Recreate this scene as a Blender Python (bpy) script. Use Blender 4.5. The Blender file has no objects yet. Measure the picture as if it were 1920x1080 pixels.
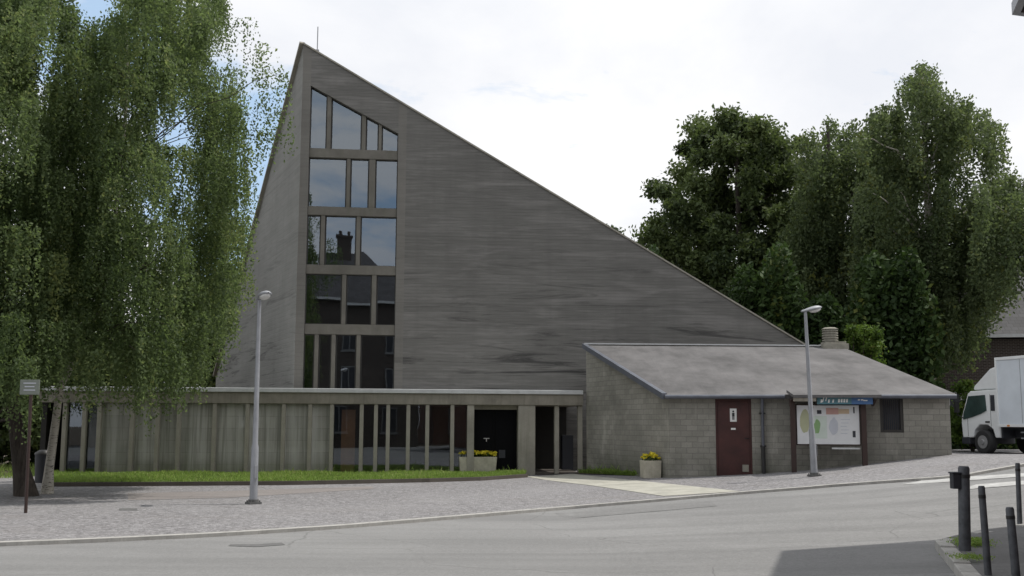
import bpy, math, random
import numpy as np
from mathutils import Matrix, Vector, Euler
R = math.radians
rng = np.random.default_rng(7); random.seed(7)
scene = bpy.context.scene; COL = scene.collection

# ------------------------------------------------------------ camera
FPX, PITCH, ROLL, CY = 1870.0, R(6.5), 0.004, 582.0
EYE = Vector((0, 0, 1.6))
MC = Matrix.Rotation(math.pi/2 + PITCH, 3, 'X') @ Matrix.Rotation(ROLL, 3, 'Z')
cam_d = bpy.data.cameras.new('camera'); cam = bpy.data.objects.new('camera', cam_d); COL.objects.link(cam)
cam.matrix_world = Matrix.Translation(EYE) @ MC.to_4x4()
cam_d.sensor_width = 36; cam_d.lens = 36*FPX/1920; cam_d.shift_y = (CY-540)/1920
cam_d.clip_end = 3000; scene.camera = cam

# ------------------------------------------------------------ sun and sky
SUN_EL, SUN_AZ = R(63.5), R(12.0)       # azimuth from +X towards +Y (behind the church, from the right)
sd = Vector((math.cos(SUN_EL)*math.cos(SUN_AZ), math.cos(SUN_EL)*math.sin(SUN_AZ), math.sin(SUN_EL)))
sl = bpy.data.lights.new('sun', 'SUN'); sl.energy = 2.8; sl.angle = R(0.6); sl.color = (1, .955, .89)
so = bpy.data.objects.new('sun', sl); COL.objects.link(so)
so.rotation_euler = sd.to_track_quat('Z', 'Y').to_euler(); so.location = (20, 10, 40)
scene.view_settings.view_transform = 'Standard'; scene.view_settings.look = 'None'
scene.view_settings.gamma = 1; scene.view_settings.exposure = 0.14

world = bpy.data.worlds.new('World'); scene.world = world; world.use_nodes = True
def pxdir(px, py):
    return (MC @ Vector(((px-960)/FPX, (CY-py)/FPX, -1))).normalized()

class N:
    """small node builder"""
    def __init__(s, tree): s.t = tree; s.k = tree.nodes; s.l = tree.links
    def __call__(s, typ, ins=None, out=0, **props):
        n = s.k.new(typ)
        for k, v in props.items(): setattr(n, k, v)
        for k, v in (ins or {}).items():
            sock = n.inputs[k]
            if isinstance(v, bpy.types.NodeSocket): s.l.new(v, sock)
            else: sock.default_value = v
        return n.outputs[out] if len(n.outputs) else None
    def math(s, op, a, b=0.0, clamp=False):
        return s('ShaderNodeMath', {0: a, 1: b}, operation=op, use_clamp=clamp)
    def mix(s, f, a, b, blend='MIX'):
        n = s.k.new('ShaderNodeMix'); n.data_type = 'RGBA'; n.blend_type = blend; n.clamp_factor = True
        for i, v in ((0, f), (6, a), (7, b)):
            if isinstance(v, bpy.types.NodeSocket): s.l.new(v, n.inputs[i])
            else: n.inputs[i].default_value = (tuple(v)+(1,))[:4] if isinstance(v, (tuple, list)) else v
        return n.outputs[2]
    def noise(s, vec, scale, detail=4, rough=.55, dist=0):
        return s('ShaderNodeTexNoise', {'Vector': vec, 'Scale': scale, 'Detail': detail, 'Roughness': rough, 'Distortion': dist})
    def mapr(s, v, a, b, c=0., d=1.):
        return s('ShaderNodeMapRange', {0: v, 1: a, 2: b, 3: c, 4: d})
    def scale(s, vec, sc, loc=(0, 0, 0), rot=(0, 0, 0)):
        return s('ShaderNodeMapping', {'Vector': vec, 'Scale': sc, 'Location': loc, 'Rotation': rot})
    def bump(s, h, strength=.3, dist=.02):
        return s('ShaderNodeBump', {'Height': h, 'Strength': strength, 'Distance': dist})

def build_world():
    t = world.node_tree; t.nodes.clear(); n = N(t)
    sky = n('ShaderNodeTexSky', sky_type='NISHITA', sun_disc=False, sun_elevation=SUN_EL, sun_rotation=math.pi/2-SUN_AZ,
            air_density=1.0, dust_density=1.0, ozone_density=1.2)
    v = n('ShaderNodeTexCoord')
    sep = n.k.new('ShaderNodeSeparateXYZ'); n.l.new(v, sep.inputs[0])
    z = n.math('MAXIMUM', sep.outputs[2], 0.0); z2 = n.math('ADD', z, .22)
    flat = n('ShaderNodeCombineXYZ', {0: n.math('DIVIDE', sep.outputs[0], z2), 1: n.math('DIVIDE', sep.outputs[1], z2), 2: 0.0})
    big = n.noise(n.scale(flat, (1, 1, 1), (3.1, 1.7, 0)), 1.1, 7, .58, .25)
    fine = n.noise(n.scale(flat, (1, 1.6, 1), (8.1, 4.3, 0)), 3.2, 8, .62, .5)
    cover = n.math('ADD', n.math('MULTIPLY', big, .6), n.math('MULTIPLY', fine, .4))
    # a break in the cloud low on the left, another high and thin on the right
    def gap(px, py, w, amt, cov):
        d = pxdir(px, py)
        dot = n('ShaderNodeVectorMath', {0: v, 1: tuple(d)}, out=1, operation='DOT_PRODUCT')
        f = n.mapr(dot, math.cos(R(w)), 1.0, 0, amt)
        return n.math('SUBTRACT', cov, f)
    cover = n.math('ADD', cover, .13)
    cover = gap(475, 370, 8, .33, cover)
    cover = gap(240, 70, 6, .13, cover)
    cover = gap(1010, 215, 7, .075, cover); cover = gap(1130, 270, 6, .08, cover)
    def gapd(d, w, amt, cov):
        dot = n('ShaderNodeVectorMath', {0: v, 1: tuple(Vector(d).normalized())}, out=1, operation='DOT_PRODUCT')
        return n.math('SUBTRACT', cov, n.mapr(dot, math.cos(R(w)), 1.0, 0, amt))
    cover = gapd((.12, -1, .36), 16, .15, cover); cover = gapd((-.3, -1, .5), 22, .15, cover)
    mask = n.mapr(cover, .43, .53)
    shade = n.mix(n.mapr(big, .38, .6), (7.9, 8.1, 8.6, 1), (9.5, 9.5, 9.6, 1))
    shade = n.mix(n.mapr(z, .35, .9), shade, (8.5, 8.75, 9.2, 1))
    blue = n.mix(.7, sky, (5.4, 7.3, 9.6, 1))
    c = n.mix(mask, blue, shade)
    bg = n('ShaderNodeBackground', {'Color': c, 'Strength': .1})
    n('ShaderNodeOutputWorld', {'Surface': bg})
build_world()

# ------------------------------------------------------------ geometry helpers
RAMP = [(-400, 0), (1, 0), (4.2, .19), (6.3, .32), (8, .49), (11, .87), (13, .88), (22, .9), (400, 1.0)]
def sstep(a, b, x):
    t = np.clip((x-a)/(b-a), 0, 1); return t*t*(3-2*t)
def g(x, y):
    r = np.interp(x, [p[0] for p in RAMP], [p[1] for p in RAMP])
    return r*(.35+.65*sstep(10, 19, y))*(1-.3*sstep(23.5, 33, y))
def onY(px, py, Y):
    d = pxdir(px, py); return EYE + d*(Y/d.y)
def onz(px, py, z):
    d = pxdir(px, py); return EYE + d*((z-EYE.z)/d.z)
def ong(px, py, off=0.0):
    z = off; p = None
    for _ in range(40):
        p = onz(px, py, z); z = .5*z + .5*(float(g(p.x, p.y))+off)
    return Vector((p.x, p.y, float(g(p.x, p.y))+off))
def tag(o, label=None, cat=None, group=None, kind=None):
    if label: o['label'] = label
    if cat: o['category'] = cat
    if group: o['group'] = group
    if kind: o['kind'] = kind
    return o
def empty(name, loc, rz=0, label=None, cat=None, group=None):
    o = bpy.data.objects.new(name, None); COL.objects.link(o); o.empty_display_size = .3
    o.location = loc; o.rotation_euler = (0, 0, rz); pass
    return tag(o, label, cat, group)
def children(o): return [c for c in bpy.data.objects if c.parent == o]
def copy_tree(o, parent=None):
    c = o.copy(); COL.objects.link(c); c.parent = parent
    for ch in children(o): copy_tree(ch, c)
    return c

class MB:
    XF = None
    def __init__(s): s.v = []; s.f = []; s.m = []; s.sm = []
    def add(s, vs, fs, mi=0, smooth=False):
        b = len(s.v); s.v += [tuple(p) for p in vs]
        for f in fs: s.f.append([i+b for i in f]); s.m.append(mi); s.sm.append(smooth)
        return s
    def quad(s, a, b, c, d, mi=0): return s.add([a, b, c, d], [(0, 1, 2, 3)], mi)
    def poly(s, pts, mi=0): return s.add(pts, [tuple(range(len(pts)))], mi)
    def box(s, c, size, rz=0, mi=0, rot=None):
        hx, hy, hz = [q/2 for q in size]
        M = (rot or Euler((0, 0, rz))).to_matrix()
        vs = [Vector(c)+M @ Vector((sx*hx, sy*hy, sz*hz)) for sx in (-1, 1) for sy in (-1, 1) for sz in (-1, 1)]
        return s.add(vs, [(0, 1, 3, 2), (4, 6, 7, 5), (0, 4, 5, 1), (2, 3, 7, 6), (0, 2, 6, 4), (1, 5, 7, 3)], mi)
    def span(s, lo, hi, mi=0):
        return s.box([(a+b)/2 for a, b in zip(lo, hi)], [b-a for a, b in zip(lo, hi)], mi=mi)
    def prism(s, pts, vec, mi=0):
        n = len(pts); vec = Vector(vec); p0 = [Vector(p) for p in pts]
        return s.add(p0+[p+vec for p in p0], [tuple(range(n))[::-1], tuple(range(n, 2*n))]+[(i, (i+1) % n, n+(i+1) % n, n+i) for i in range(n)], mi)
    def tube(s, path, rad, sides=10, mi=0, caps=True, smooth=True):
        path = [Vector(p) for p in path]; n = len(path)
        if not hasattr(rad, '__len__'): rad = [rad]*n
        rings = []; up = Vector((1, 0, 0))
        for i, p in enumerate(path):
            t = (path[min(i+1, n-1)]-path[max(i-1, 0)]).normalized()
            a = up-t*up.dot(t)
            if a.length < 1e-3: a = Vector((0, 1, 0))-t*t.y
            a.normalize(); up = a; b = t.cross(a)
            rings.append([p+(a*math.cos(2*math.pi*k/sides)+b*math.sin(2*math.pi*k/sides))*rad[i] for k in range(sides)])
        vs = [q for r in rings for q in r]
        fs = [(i*sides+k, i*sides+(k+1) % sides, (i+1)*sides+(k+1) % sides, (i+1)*sides+k) for i in range(n-1) for k in range(sides)]
        s.add(vs, fs, mi, smooth)
        if caps: s.add(rings[0], [tuple(range(sides))[::-1]], mi); s.add(rings[-1], [tuple(range(sides))], mi)
        return s
    def cyl(s, c, r, h, sides=16, mi=0, axis='Z', r2=None):
        c = Vector(c); d = {'X': Vector((1, 0, 0)), 'Y': Vector((0, 1, 0)), 'Z': Vector((0, 0, 1))}[axis]
        return s.tube([c, c+d*h], [r, r if r2 is None else r2], sides, mi)
    def ball(s, c, r, seg=12, rings=8, mi=0):
        c = Vector(c); rr = r if hasattr(r, '__len__') else (r, r, r)
        vs = []; fs = []
        for i in range(rings+1):
            th = math.pi*i/rings
            for k in range(seg):
                ph = 2*math.pi*k/seg
                vs.append(c+Vector((rr[0]*math.sin(th)*math.cos(ph), rr[1]*math.sin(th)*math.sin(ph), rr[2]*math.cos(th))))
        for i in range(rings):
            for k in range(seg): fs.append((i*seg+k, (i+1)*seg+k, (i+1)*seg+(k+1) % seg, i*seg+(k+1) % seg))
        return s.add(vs, fs, mi, True)
    def build(s, name, mats, parent=None, local=False, bevel=0, loc=None):
        if not isinstance(mats, (list, tuple)): mats = [mats]
        V = [Vector(p) for p in s.v]
        if s.XF is not None: V = [s.XF @ p for p in V]
        if parent is not None and not local:
            Mi = Matrix.Identity(4); q_ = parent
            while q_ is not None:
                Mi = (Matrix.Translation(q_.location) @ q_.rotation_euler.to_matrix().to_4x4()) @ Mi; q_ = q_.parent
            Mi = Mi.inverted()
            V = [Mi @ p for p in V]
        if loc is not None: V = [p-Vector(loc) for p in V]
        me = bpy.data.meshes.new(name); me.from_pydata(V, [], s.f); me.update()
        for m in mats: me.materials.append(m)
        me.polygons.foreach_set('material_index', s.m); me.polygons.foreach_set('use_smooth', s.sm)
        auto_uv(me)
        o = bpy.data.objects.new(name, me); COL.objects.link(o); o.parent = parent
        if loc is not None: o.location = loc
        if bevel:
            b = o.modifiers.new('bevel', 'BEVEL'); b.width = bevel; b.segments = 2; b.limit_method = 'ANGLE'; b.angle_limit = R(40)
        return o
def auto_uv(me):
    uv = me.uv_layers.new(name='UVMap'); co = me.vertices
    for p in me.polygons:
        n = p.normal
        if abs(n.z) > .9: t = Vector((1, 0, 0)); b = Vector((0, 1, 0))
        else:
            t = Vector((-n.y, n.x, 0)).normalized()
            if abs(t.x) > .15 and t.x < 0 or (abs(t.x) <= .15 and t.y < 0): t = -t
            b = Vector((0, 0, 1)) if abs(n.z) < .2 else Vector((0, 1/max(.2, abs(n.z)), 0))
        for li in p.loop_indices:
            c = co[me.loops[li].vertex_index].co; uv.data[li].uv = (c.dot(t), c.dot(b))

# ------------------------------------------------------------ materials
def mat(name, fn, **kw):
    m = bpy.data.materials.new(name); m.use_nodes = True; m.node_tree.nodes.clear()
    n = N(m.node_tree); sh = fn(n, **kw); n('ShaderNodeOutputMaterial', {'Surface': sh}); return m
def pbsdf(n, col, rough=.8, bump=None, metal=0., spec=.4, **kw):
    d = {'Base Color': col if isinstance(col, bpy.types.NodeSocket) else (tuple(col)+(1,))[:4], 'Roughness': rough, 'Metallic': metal, 'Specular IOR Level': spec}
    if bump is not None: d['Normal'] = bump
    d.update(kw); return n('ShaderNodeBsdfPrincipled', d)
def uvv(n): return n('ShaderNodeTexCoord', out=2)
def obv(n): return n('ShaderNodeTexCoord', out=3)
def mulc(c, k): return tuple(x*k for x in c)

def f_board_concrete(n, base=(.19, .185, .173), board=.115, contrast=1.35, stains=1.0, vertical=False):
    v = uvv(n)
    if vertical: v = n.scale(v, (1, 1, 1), rot=(0, 0, math.pi/2))
    sx = n.k.new('ShaderNodeSeparateXYZ'); n.l.new(v, sx.inputs[0])
    rowf = n.math('DIVIDE', sx.outputs[1], board); row = n.math('FLOOR', rowf)
    off = n('ShaderNodeTexWhiteNoise', {'W': row}, noise_dimensions='1D')
    plank = n.math('FLOOR', n.math('ADD', n.math('DIVIDE', sx.outputs[0], 3.1), n.math('MULTIPLY', off, 7)))
    tone = n('ShaderNodeTexWhiteNoise', {'Vector': n('ShaderNodeCombineXYZ', {0: plank, 1: row, 2: 0.})}, noise_dimensions='3D')
    fr = n.math('FRACT', rowf); edge = n.math('MINIMUM', fr, n.math('SUBTRACT', 1.0, fr))
    line = n.mapr(edge, 0.0, .09, 1, 0)
    grain = n.noise(n.scale(v, (.55, 9, 1)), 2.2, 8, .65, .3)
    grain2 = n.noise(n.scale(v, (.22, 1.6, 1), (4, 9, 0)), 1.6, 6, .62, .6)
    blot = n.noise(v, .35, 5, .6, .4)
    streak = n.noise(n.scale(v, (.16, 2.1, 1), (7.3, 2.2, 0)), 1.15, 8, .68, 1.3)
    low = n.mapr(sx.outputs[1], 3.0, 8.5, 1.0, .12)
    c = n.mix(n.mapr(blot, .3, .7), mulc(base, .84), mulc(base, 1.14))
    c = n.mix(n.math('MULTIPLY', n.mapr(grain, .3, .7), .5*contrast), c, n.mix(.5, mulc(base, .55), (.1, .095, .09)))
    c = n.mix(n.math('MULTIPLY', tone, .30*contrast), c, mulc(base, .68))
    c = n.mix(n.math('MULTIPLY', n.mapr(grain2, .50, .70), .33*contrast), c, mulc((base[0]*1.02, base[1]*1.0, base[2]*1.02), 1.5))
    c = n.mix(n.math('MULTIPLY', line, .35*contrast), c, mulc(base, .5))
    dk = n.math('MULTIPLY', n.math('MULTIPLY', n.mapr(streak, .545, .65), low), .9*stains)
    c = n.mix(dk, c, (.035, .034, .034))
    drip = n.noise(n.scale(v, (1.6, .1, 1)), 1.3, 5, .6)
    c = n.mix(n.math('MULTIPLY', n.mapr(drip, .5, .75), .2*stains), c, mulc(base, .5))
    # formwork lift joints every 2.3 m, tie holes, runs of rain staining below them
    lift = n.math('FRACT', n.math('DIVIDE', n.math('ADD', sx.outputs[1], 40.35), 2.3)); lj = n.mapr(lift, 0, .012, 1, 0)
    c = n.mix(n.math('MULTIPLY', lj, .45), c, mulc(base, .45))
    run = n.noise(n.scale(v, (2.2, .06, 1), (11, 0, 0)), 1.6, 6, .66); fade = n.mapr(lift, .35, 1.0)
    c = n.mix(n.math('MULTIPLY', n.math('MULTIPLY', n.mapr(run, .5, .7), fade), .22), c, mulc(base, .55))
    h = n.math('ADD', n.math('MULTIPLY', grain, .6), n.math('MULTIPLY', line, -.7))
    h = n.math('ADD', h, n.math('MULTIPLY', tone, .25))
    return pbsdf(n, c, .9, n.bump(h, .45, .012), spec=.2)
def f_concrete(n, base=(.2, .19, .17), sc=1.0, stain=.5, tint=(.09, .1, .06)):
    v = uvv(n)
    a = n.noise(v, 1.1*sc, 7, .65, .3); b = n.noise(v, 22*sc, 4, .6)
    c = n.mix(n.mapr(a, .3, .7), mulc(base, .72), mulc(base, 1.18))
    c = n.mix(n.math('MULTIPLY', n.mapr(b, .35, .7), .3), c, mulc(base, .7))
    drip = n.noise(n.scale(v, (5, .35, 1)), 1.4*sc, 6, .6)
    c = n.mix(n.math('MULTIPLY', n.mapr(drip, .5, .72), stain), c, tint)
    return pbsdf(n, c, .88, n.bump(n.math('ADD', a, n.math('MULTIPLY', b, .4)), .3, .01), spec=.25)
def f_block(n, base=(.30, .29, .255), w=.29, h=.145, mortar=(.19, .182, .165)):
    v = uvv(n)
    br = n.k.new('ShaderNodeTexBrick'); n.l.new(v, br.inputs['Vector'])
    wob = n.mix(.012, v, n('ShaderNodeTexNoise', {'Vector': v, 'Scale': 3.0}, out=1), 'ADD'); n.l.new(wob, br.inputs['Vector'])
    br.inputs['Scale'].default_value = 1; br.inputs['Brick Width'].default_value = w; br.inputs['Row Height'].default_value = h
    br.inputs['Mortar Size'].default_value = .007; br.inputs['Mortar Smooth'].default_value = .4; br.inputs['Bias'].default_value = 0
    br.inputs['Color1'].default_value = (*mulc(base, .86), 1); br.inputs['Color2'].default_value = (*mulc(base, 1.1), 1)
    br.inputs['Mortar'].default_value = (*mortar, 1)
    a = n.noise(v, .7, 7, .66, .5); b = n.noise(v, 26, 4, .65)
    c = n.mix(n.math('MULTIPLY', n.mapr(a, .42, .68), .65), br.outputs['Color'], (.13, .128, .112))
    c = n.mix(n.math('MULTIPLY', n.mapr(b, .35, .7), .35), c, mulc(base, .55))
    pale = n.noise(n.scale(v, (2.5, .5, 1), (3, 3, 0)), 1.2, 5, .6)
    c = n.mix(n.math('MULTIPLY', n.mapr(pale, .58, .72), .4), c, mulc(base, 1.6))
    sx = n.k.new('ShaderNodeSeparateXYZ'); n.l.new(v, sx.inputs[0])
    moss = n.math('MULTIPLY', n.mapr(sx.outputs[1], .2, 1.0, 1, 0), n.mapr(a, .35, .6))
    c = n.mix(n.math('MULTIPLY', moss, .6), c, (.05, .06, .03))
    hgt = n.math('SUBTRACT', n.math('MULTIPLY', b, .3), br.outputs['Fac'])
    return pbsdf(n, c, .92, n.bump(hgt, .55, .01), spec=.2)
def f_brick(n, c1=(.13, .05, .035), c2=(.19, .08, .05)):
    v = uvv(n); br = n.k.new('ShaderNodeTexBrick'); n.l.new(v, br.inputs['Vector'])
    br.inputs['Scale'].default_value = 1; br.inputs['Brick Width'].default_value = .22; br.inputs['Row Height'].default_value = .075
    br.inputs['Mortar Size'].default_value = .008
    br.inputs['Color1'].default_value = (*c1, 1); br.inputs['Color2'].default_value = (*c2, 1); br.inputs['Mortar'].default_value = (.2, .18, .16, 1)
    c = n.mix(n.math('MULTIPLY', n.noise(v, .6, 6), .4), br.outputs['Color'], (.06, .05, .045))
    return pbsdf(n, c, .9, spec=.2)
def f_setts(n):
    v = obv(n)
    vo = n.k.new('ShaderNodeTexVoronoi'); n.l.new(n.scale(v, (1, 1, 1)), vo.inputs['Vector']); vo.inputs['Scale'].default_value = 19
    ve = n.k.new('ShaderNodeTexVoronoi'); ve.feature = 'DISTANCE_TO_EDGE'; n.l.new(v, ve.inputs['Vector']); ve.inputs['Scale'].default_value = 19
    sx = n.k.new('ShaderNodeSeparateColor'); n.l.new(vo.outputs['Color'], sx.inputs[0])
    c = n.mix(sx.outputs[0], (.132, .129, .132), (.355, .347, .352))
    c = n.mix(n.math('MULTIPLY', sx.outputs[1], .3), c, (.28, .268, .268))
    c = n.mix(n.mapr(ve.outputs['Distance'], .0, .09, .6, 0), c, (.13, .122, .12))
    big = n.noise(v, .33, 6, .62, .5)
    c = n.mix(n.math('MULTIPLY', n.mapr(big, .45, .68), .5), c, (.31, .303, .305))
    wear = n.noise(n.scale(v, (.5, 1.4, 1), rot=(0, 0, .6)), .8, 6, .6)
    c = n.mix(n.math('MULTIPLY', n.mapr(wear, .52, .68), .35), c, (.19, .175, .165))
    h = n.mapr(ve.outputs['Distance'], 0, .15)
    return pbsdf(n, c, .85, n.bump(h, .55, .015), spec=.25)
def f_asphalt(n, base=(.235, .234, .23), ang=.62):
    v = obv(n)
    fine = n.noise(v, 45, 3, .7); mid = n.noise(v, 6, 5, .65); big = n.noise(v, .4, 6, .6, .4)
    lane = n.noise(n.scale(v, (.10, 1.6, 1), rot=(0, 0, -ang)), .9, 6, .58, .2)
    c = n.mix(n.mapr(fine, .3, .7), mulc(base, .68), mulc(base, 1.3))
    c = n.mix(n.math('MULTIPLY', n.mapr(mid, .3, .7), .45), c, mulc(base, .78))
    c = n.mix(n.math('MULTIPLY', n.mapr(big, .4, .65), .5), c, mulc(base, 1.25))
    c = n.mix(n.math('MULTIPLY', n.mapr(lane, .42, .64), .5), c, mulc(base, .66))
    spk = n.noise(v, 16, 5, .75); c = n.mix(n.math('MULTIPLY', n.mapr(spk, .52, .7), .5), c, mulc(base, .55)); c = n.mix(n.math('MULTIPLY', n.mapr(spk, .45, .3), .4), c, mulc(base, 1.5))
    pt = n.k.new('ShaderNodeTexVoronoi'); n.l.new(n.scale(n.mix(.12, v, n('ShaderNodeTexNoise', {'Vector': v, 'Scale': .9}, out=1), 'ADD'), (.22, .9, 1), rot=(0, 0, -ang)), pt.inputs['Vector']); pt.inputs['Scale'].default_value = .55
    ps = n.k.new('ShaderNodeSeparateColor'); n.l.new(pt.outputs['Color'], ps.inputs[0]); c = n.mix(n.math('MULTIPLY', n.mapr(ps.outputs[0], .6, .95), .28), c, mulc(base, .6))
    cr = n.k.new('ShaderNodeTexVoronoi'); cr.feature = 'DISTANCE_TO_EDGE'
    n.l.new(n.mix(.35, v, n('ShaderNodeTexNoise', {'Vector': v, 'Scale': 1.1, 'Detail': 5.}, out=1), 'ADD'), cr.inputs['Vector']); cr.inputs['Scale'].default_value = .35
    ck = n.math('MULTIPLY', n.mapr(cr.outputs['Distance'], 0, .006, 1, 0), n.mapr(big, .45, .55))
    c = n.mix(n.math('MULTIPLY', ck, .55), c, mulc(base, .4))
    return pbsdf(n, c, .86, n.bump(fine, .3, .006), spec=.3)
def f_plain(n, col=(.5, .5, .5), rough=.5, metal=0., var=.15, spec=.5, sc=4., coat=0.):
    a = n.noise(obv(n), sc, 6, .62)
    c = n.mix(n.mapr(a, .3, .7), mulc(col, 1-var), mulc(col, 1+var))
    return pbsdf(n, c, n.mapr(a, .2, .8, rough*.85, min(1, rough*1.15)), metal=metal, spec=spec, **({'Coat Weight': coat} if coat else {}))
def f_glass(n, tint=(.55, .6, .6), refl=.21, rough=.012, wav=.0004):
    b = n.bump(n.noise(obv(n), .55, 2, .5), .25, wav*20)
    gl = n('ShaderNodeBsdfGlossy', {'Color': (.82, .91, 1, 1), 'Roughness': rough, 'Normal': b})
    tr = n('ShaderNodeBsdfTransparent', {'Color': (*tint, 1)})
    fr = n('ShaderNodeFresnel', {'IOR': 1.5})
    fac = n.math('ADD', n.math('MULTIPLY', fr, 1.3), refl-.05, True)
    return n('ShaderNodeMixShader', {0: fac, 1: tr, 2: gl})
def f_leaf(n, dark=(.028, .052, .014), light=(.085, .13, .03), trans=.4, warm=(.13, .14, .03)):
    t = n('ShaderNodeAttribute', out=2, attribute_name='tint')
    c = n.mix(t, dark, light); c = n.mix(n.mapr(t, .86, 1.0), c, warm)
    d = pbsdf(n, c, .6, spec=.25)
    tr = n('ShaderNodeBsdfTranslucent', {'Color': n.mix(.5, c, (light[0]*1.5, light[1]*1.6, light[2]), 'MIX')})
    return n('ShaderNodeMixShader', {0: trans, 1: d, 2: tr})
def f_bark(n, base=(.065, .055, .047), birch=False):
    v = obv(n); a = n.noise(n.scale(v, (7, 7, 1.4)), 2.5, 7, .65)
    c = n.mix(n.mapr(a, .3, .7), mulc(base, .45), mulc(base, 1.35))
    if birch:
        b = n.noise(n.scale(v, (3, 3, 11)), 3.2, 6, .65)
        c = n.mix(n.mapr(b, .53, .64), (.5, .47, .41), (.05, .045, .04))
        c = n.mix(n.math('MULTIPLY', n.mapr(a, .4, .7), .3), c, (.2, .18, .15))
    return pbsdf(n, c, .9, n.bump(a, .6, .03), spec=.2)
def f_roof(n, base=(.158, .153, .152)):
    v = uvv(n); a = n.noise(v, .5, 8, .7, .1); b = n.noise(n.scale(v, (2., .6, 1)), 1.1, 7, .6, .1); f = n.noise(v, 18, 4, .6)
    c = n.mix(n.mapr(a, .36, .66), mulc(base, .48), mulc(base, 1.1))
    c = n.mix(n.math('MULTIPLY', n.mapr(b, .45, .7), .35), c, (.21, .2, .2))
    c = n.mix(n.math('MULTIPLY', n.mapr(f, .4, .7), .3), c, mulc(base, .6))
    sx = n.k.new('ShaderNodeSeparateXYZ'); n.l.new(v, sx.inputs[0])
    fr = n.math('FRACT', n.math('DIVIDE', sx.outputs[0], .92)); seam = n.mapr(fr, 0, .035, 1, 0)
    fr2 = n.math('FRACT', n.math('DIVIDE', sx.outputs[1], 1.9)); seam2 = n.mapr(fr2, 0, .02, 1, 0)
    sm = n.math('MAXIMUM', seam, seam2)
    c = n.mix(n.math('MULTIPLY', sm, .28), c, (.08, .08, .085))
    return pbsdf(n, c, .8, n.bump(n.math('ADD', n.math('MULTIPLY', sm, 1.), n.math('MULTIPLY', f, .3)), .3, .01), spec=.3)
def f_soil(n, a=(.05, .042, .033), b=(.11, .09, .07)):
    v = obv(n); x = n.noise(v, 2.2, 8, .7); y = n.noise(v, 20, 4, .7)
    return pbsdf(n, n.mix(n.mapr(n.math('ADD', n.math('MULTIPLY', x, .6), n.math('MULTIPLY', y, .4)), .35, .62), a, b), .95, n.bump(y, .6, .03), spec=.15)
def f_tiles(n, base=(.05, .048, .052)):
    v = uvv(n); sx = n.k.new('ShaderNodeSeparateXYZ'); n.l.new(v, sx.inputs[0])
    br = n.k.new('ShaderNodeTexBrick'); n.l.new(v, br.inputs['Vector']); br.inputs['Scale'].default_value = 1
    br.inputs['Brick Width'].default_value = .3; br.inputs['Row Height'].default_value = .28; br.inputs['Mortar Size'].default_value = .012
    br.inputs['Color1'].default_value = (*mulc(base, .8), 1); br.inputs['Color2'].default_value = (*mulc(base, 1.3), 1); br.inputs['Mortar'].default_value = (*mulc(base, .4), 1)
    return pbsdf(n, br.outputs['Color'], .7, spec=.3)

M = {}
M['facade'] = mat('board_marked_concrete', f_board_concrete)
M['facade_smooth'] = mat('smooth_cast_concrete', f_board_concrete, base=(.19, .182, .166), contrast=.45, stains=.35, board=.14)
M['flank'] = mat('flank_concrete', f_board_concrete, base=(.25, .25, .235), contrast=.5, stains=.9, board=.16)
M['fins'] = mat('fin_concrete', f_concrete, base=(.17, .16, .14), stain=.25)  # base darkened: shade on mullions and transoms is in the colour
M['fascia'] = mat('fascia_concrete', f_concrete, base=(.27, .25, .21), stain=.4, tint=(.12, .1, .075), sc=1.6)
M['posts'] = mat('post_concrete', f_concrete, base=(.33, .31, .265), stain=.3)
def f_infill(n):
    v = uvv(n); a = n.noise(v, .9, 6, .6); refl_streak = n.noise(n.scale(v, (4.5, .25, 1)), 1.1, 5, .6, .3)
    br = n.k.new('ShaderNodeTexBrick'); n.l.new(v, br.inputs['Vector']); br.inputs['Scale'].default_value = 1
    br.inputs['Brick Width'].default_value = 1.1; br.inputs['Row Height'].default_value = .36; br.inputs['Mortar Size'].default_value = .014; br.inputs['Mortar Smooth'].default_value = .6
    br.inputs['Color1'].default_value = (.33, .325, .3, 1); br.inputs['Color2'].default_value = (.4, .39, .36, 1); br.inputs['Mortar'].default_value = (.27, .265, .24, 1)
    c = n.mix(n.math('MULTIPLY', n.mapr(a, .35, .65), .45), br.outputs['Color'], (.22, .215, .195))
    c = n.mix(n.math('MULTIPLY', n.mapr(refl_streak, .42, .6), .6), c, (.5, .495, .47))  # pale upright streaks: reflections on the bays, painted into the colour
    sx = n.k.new('ShaderNodeSeparateXYZ'); n.l.new(v, sx.inputs[0])
    dk = n.noise(n.scale(v, (6, .15, 1), (5, 0, 0)), 1.3, 4, .6)
    c = n.mix(n.math('MULTIPLY', n.mapr(dk, .5, .62), .6), c, (.16, .155, .135)); c = n.mix(n.mapr(sx.outputs[1], .1, .75, .55, 0), c, (.17, .17, .12))
    return pbsdf(n, c, .7, spec=.3, **{'Coat Weight': .8, 'Coat Roughness': .03})
M['panel'] = mat('infill_painted_reflections', f_infill)
M['block'] = mat('grey_concrete_block', f_block)
M['coping'] = mat('pale_metal_coping', f_plain, col=(.52, .53, .53), rough=.45, var=.12)
M['verge'] = mat('zinc_verge', f_plain, col=(.12, .13, .155), rough=.45, metal=.3, var=.2)
M['roof'] = mat('weathered_roof_sheet', f_roof)
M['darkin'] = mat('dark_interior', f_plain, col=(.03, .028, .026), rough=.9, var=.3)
M['floorin'] = mat('interior_floor', f_plain, col=(.09, .08, .07), rough=.5)
M['glass'] = mat('reflective_glazing', f_glass)
M['glass_low'] = mat('clear_glazing', f_glass, tint=(.97, .97, .96), refl=.13)
M['frame'] = mat('dark_window_frame', f_plain, col=(.035, .033, .03), rough=.5)
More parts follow.
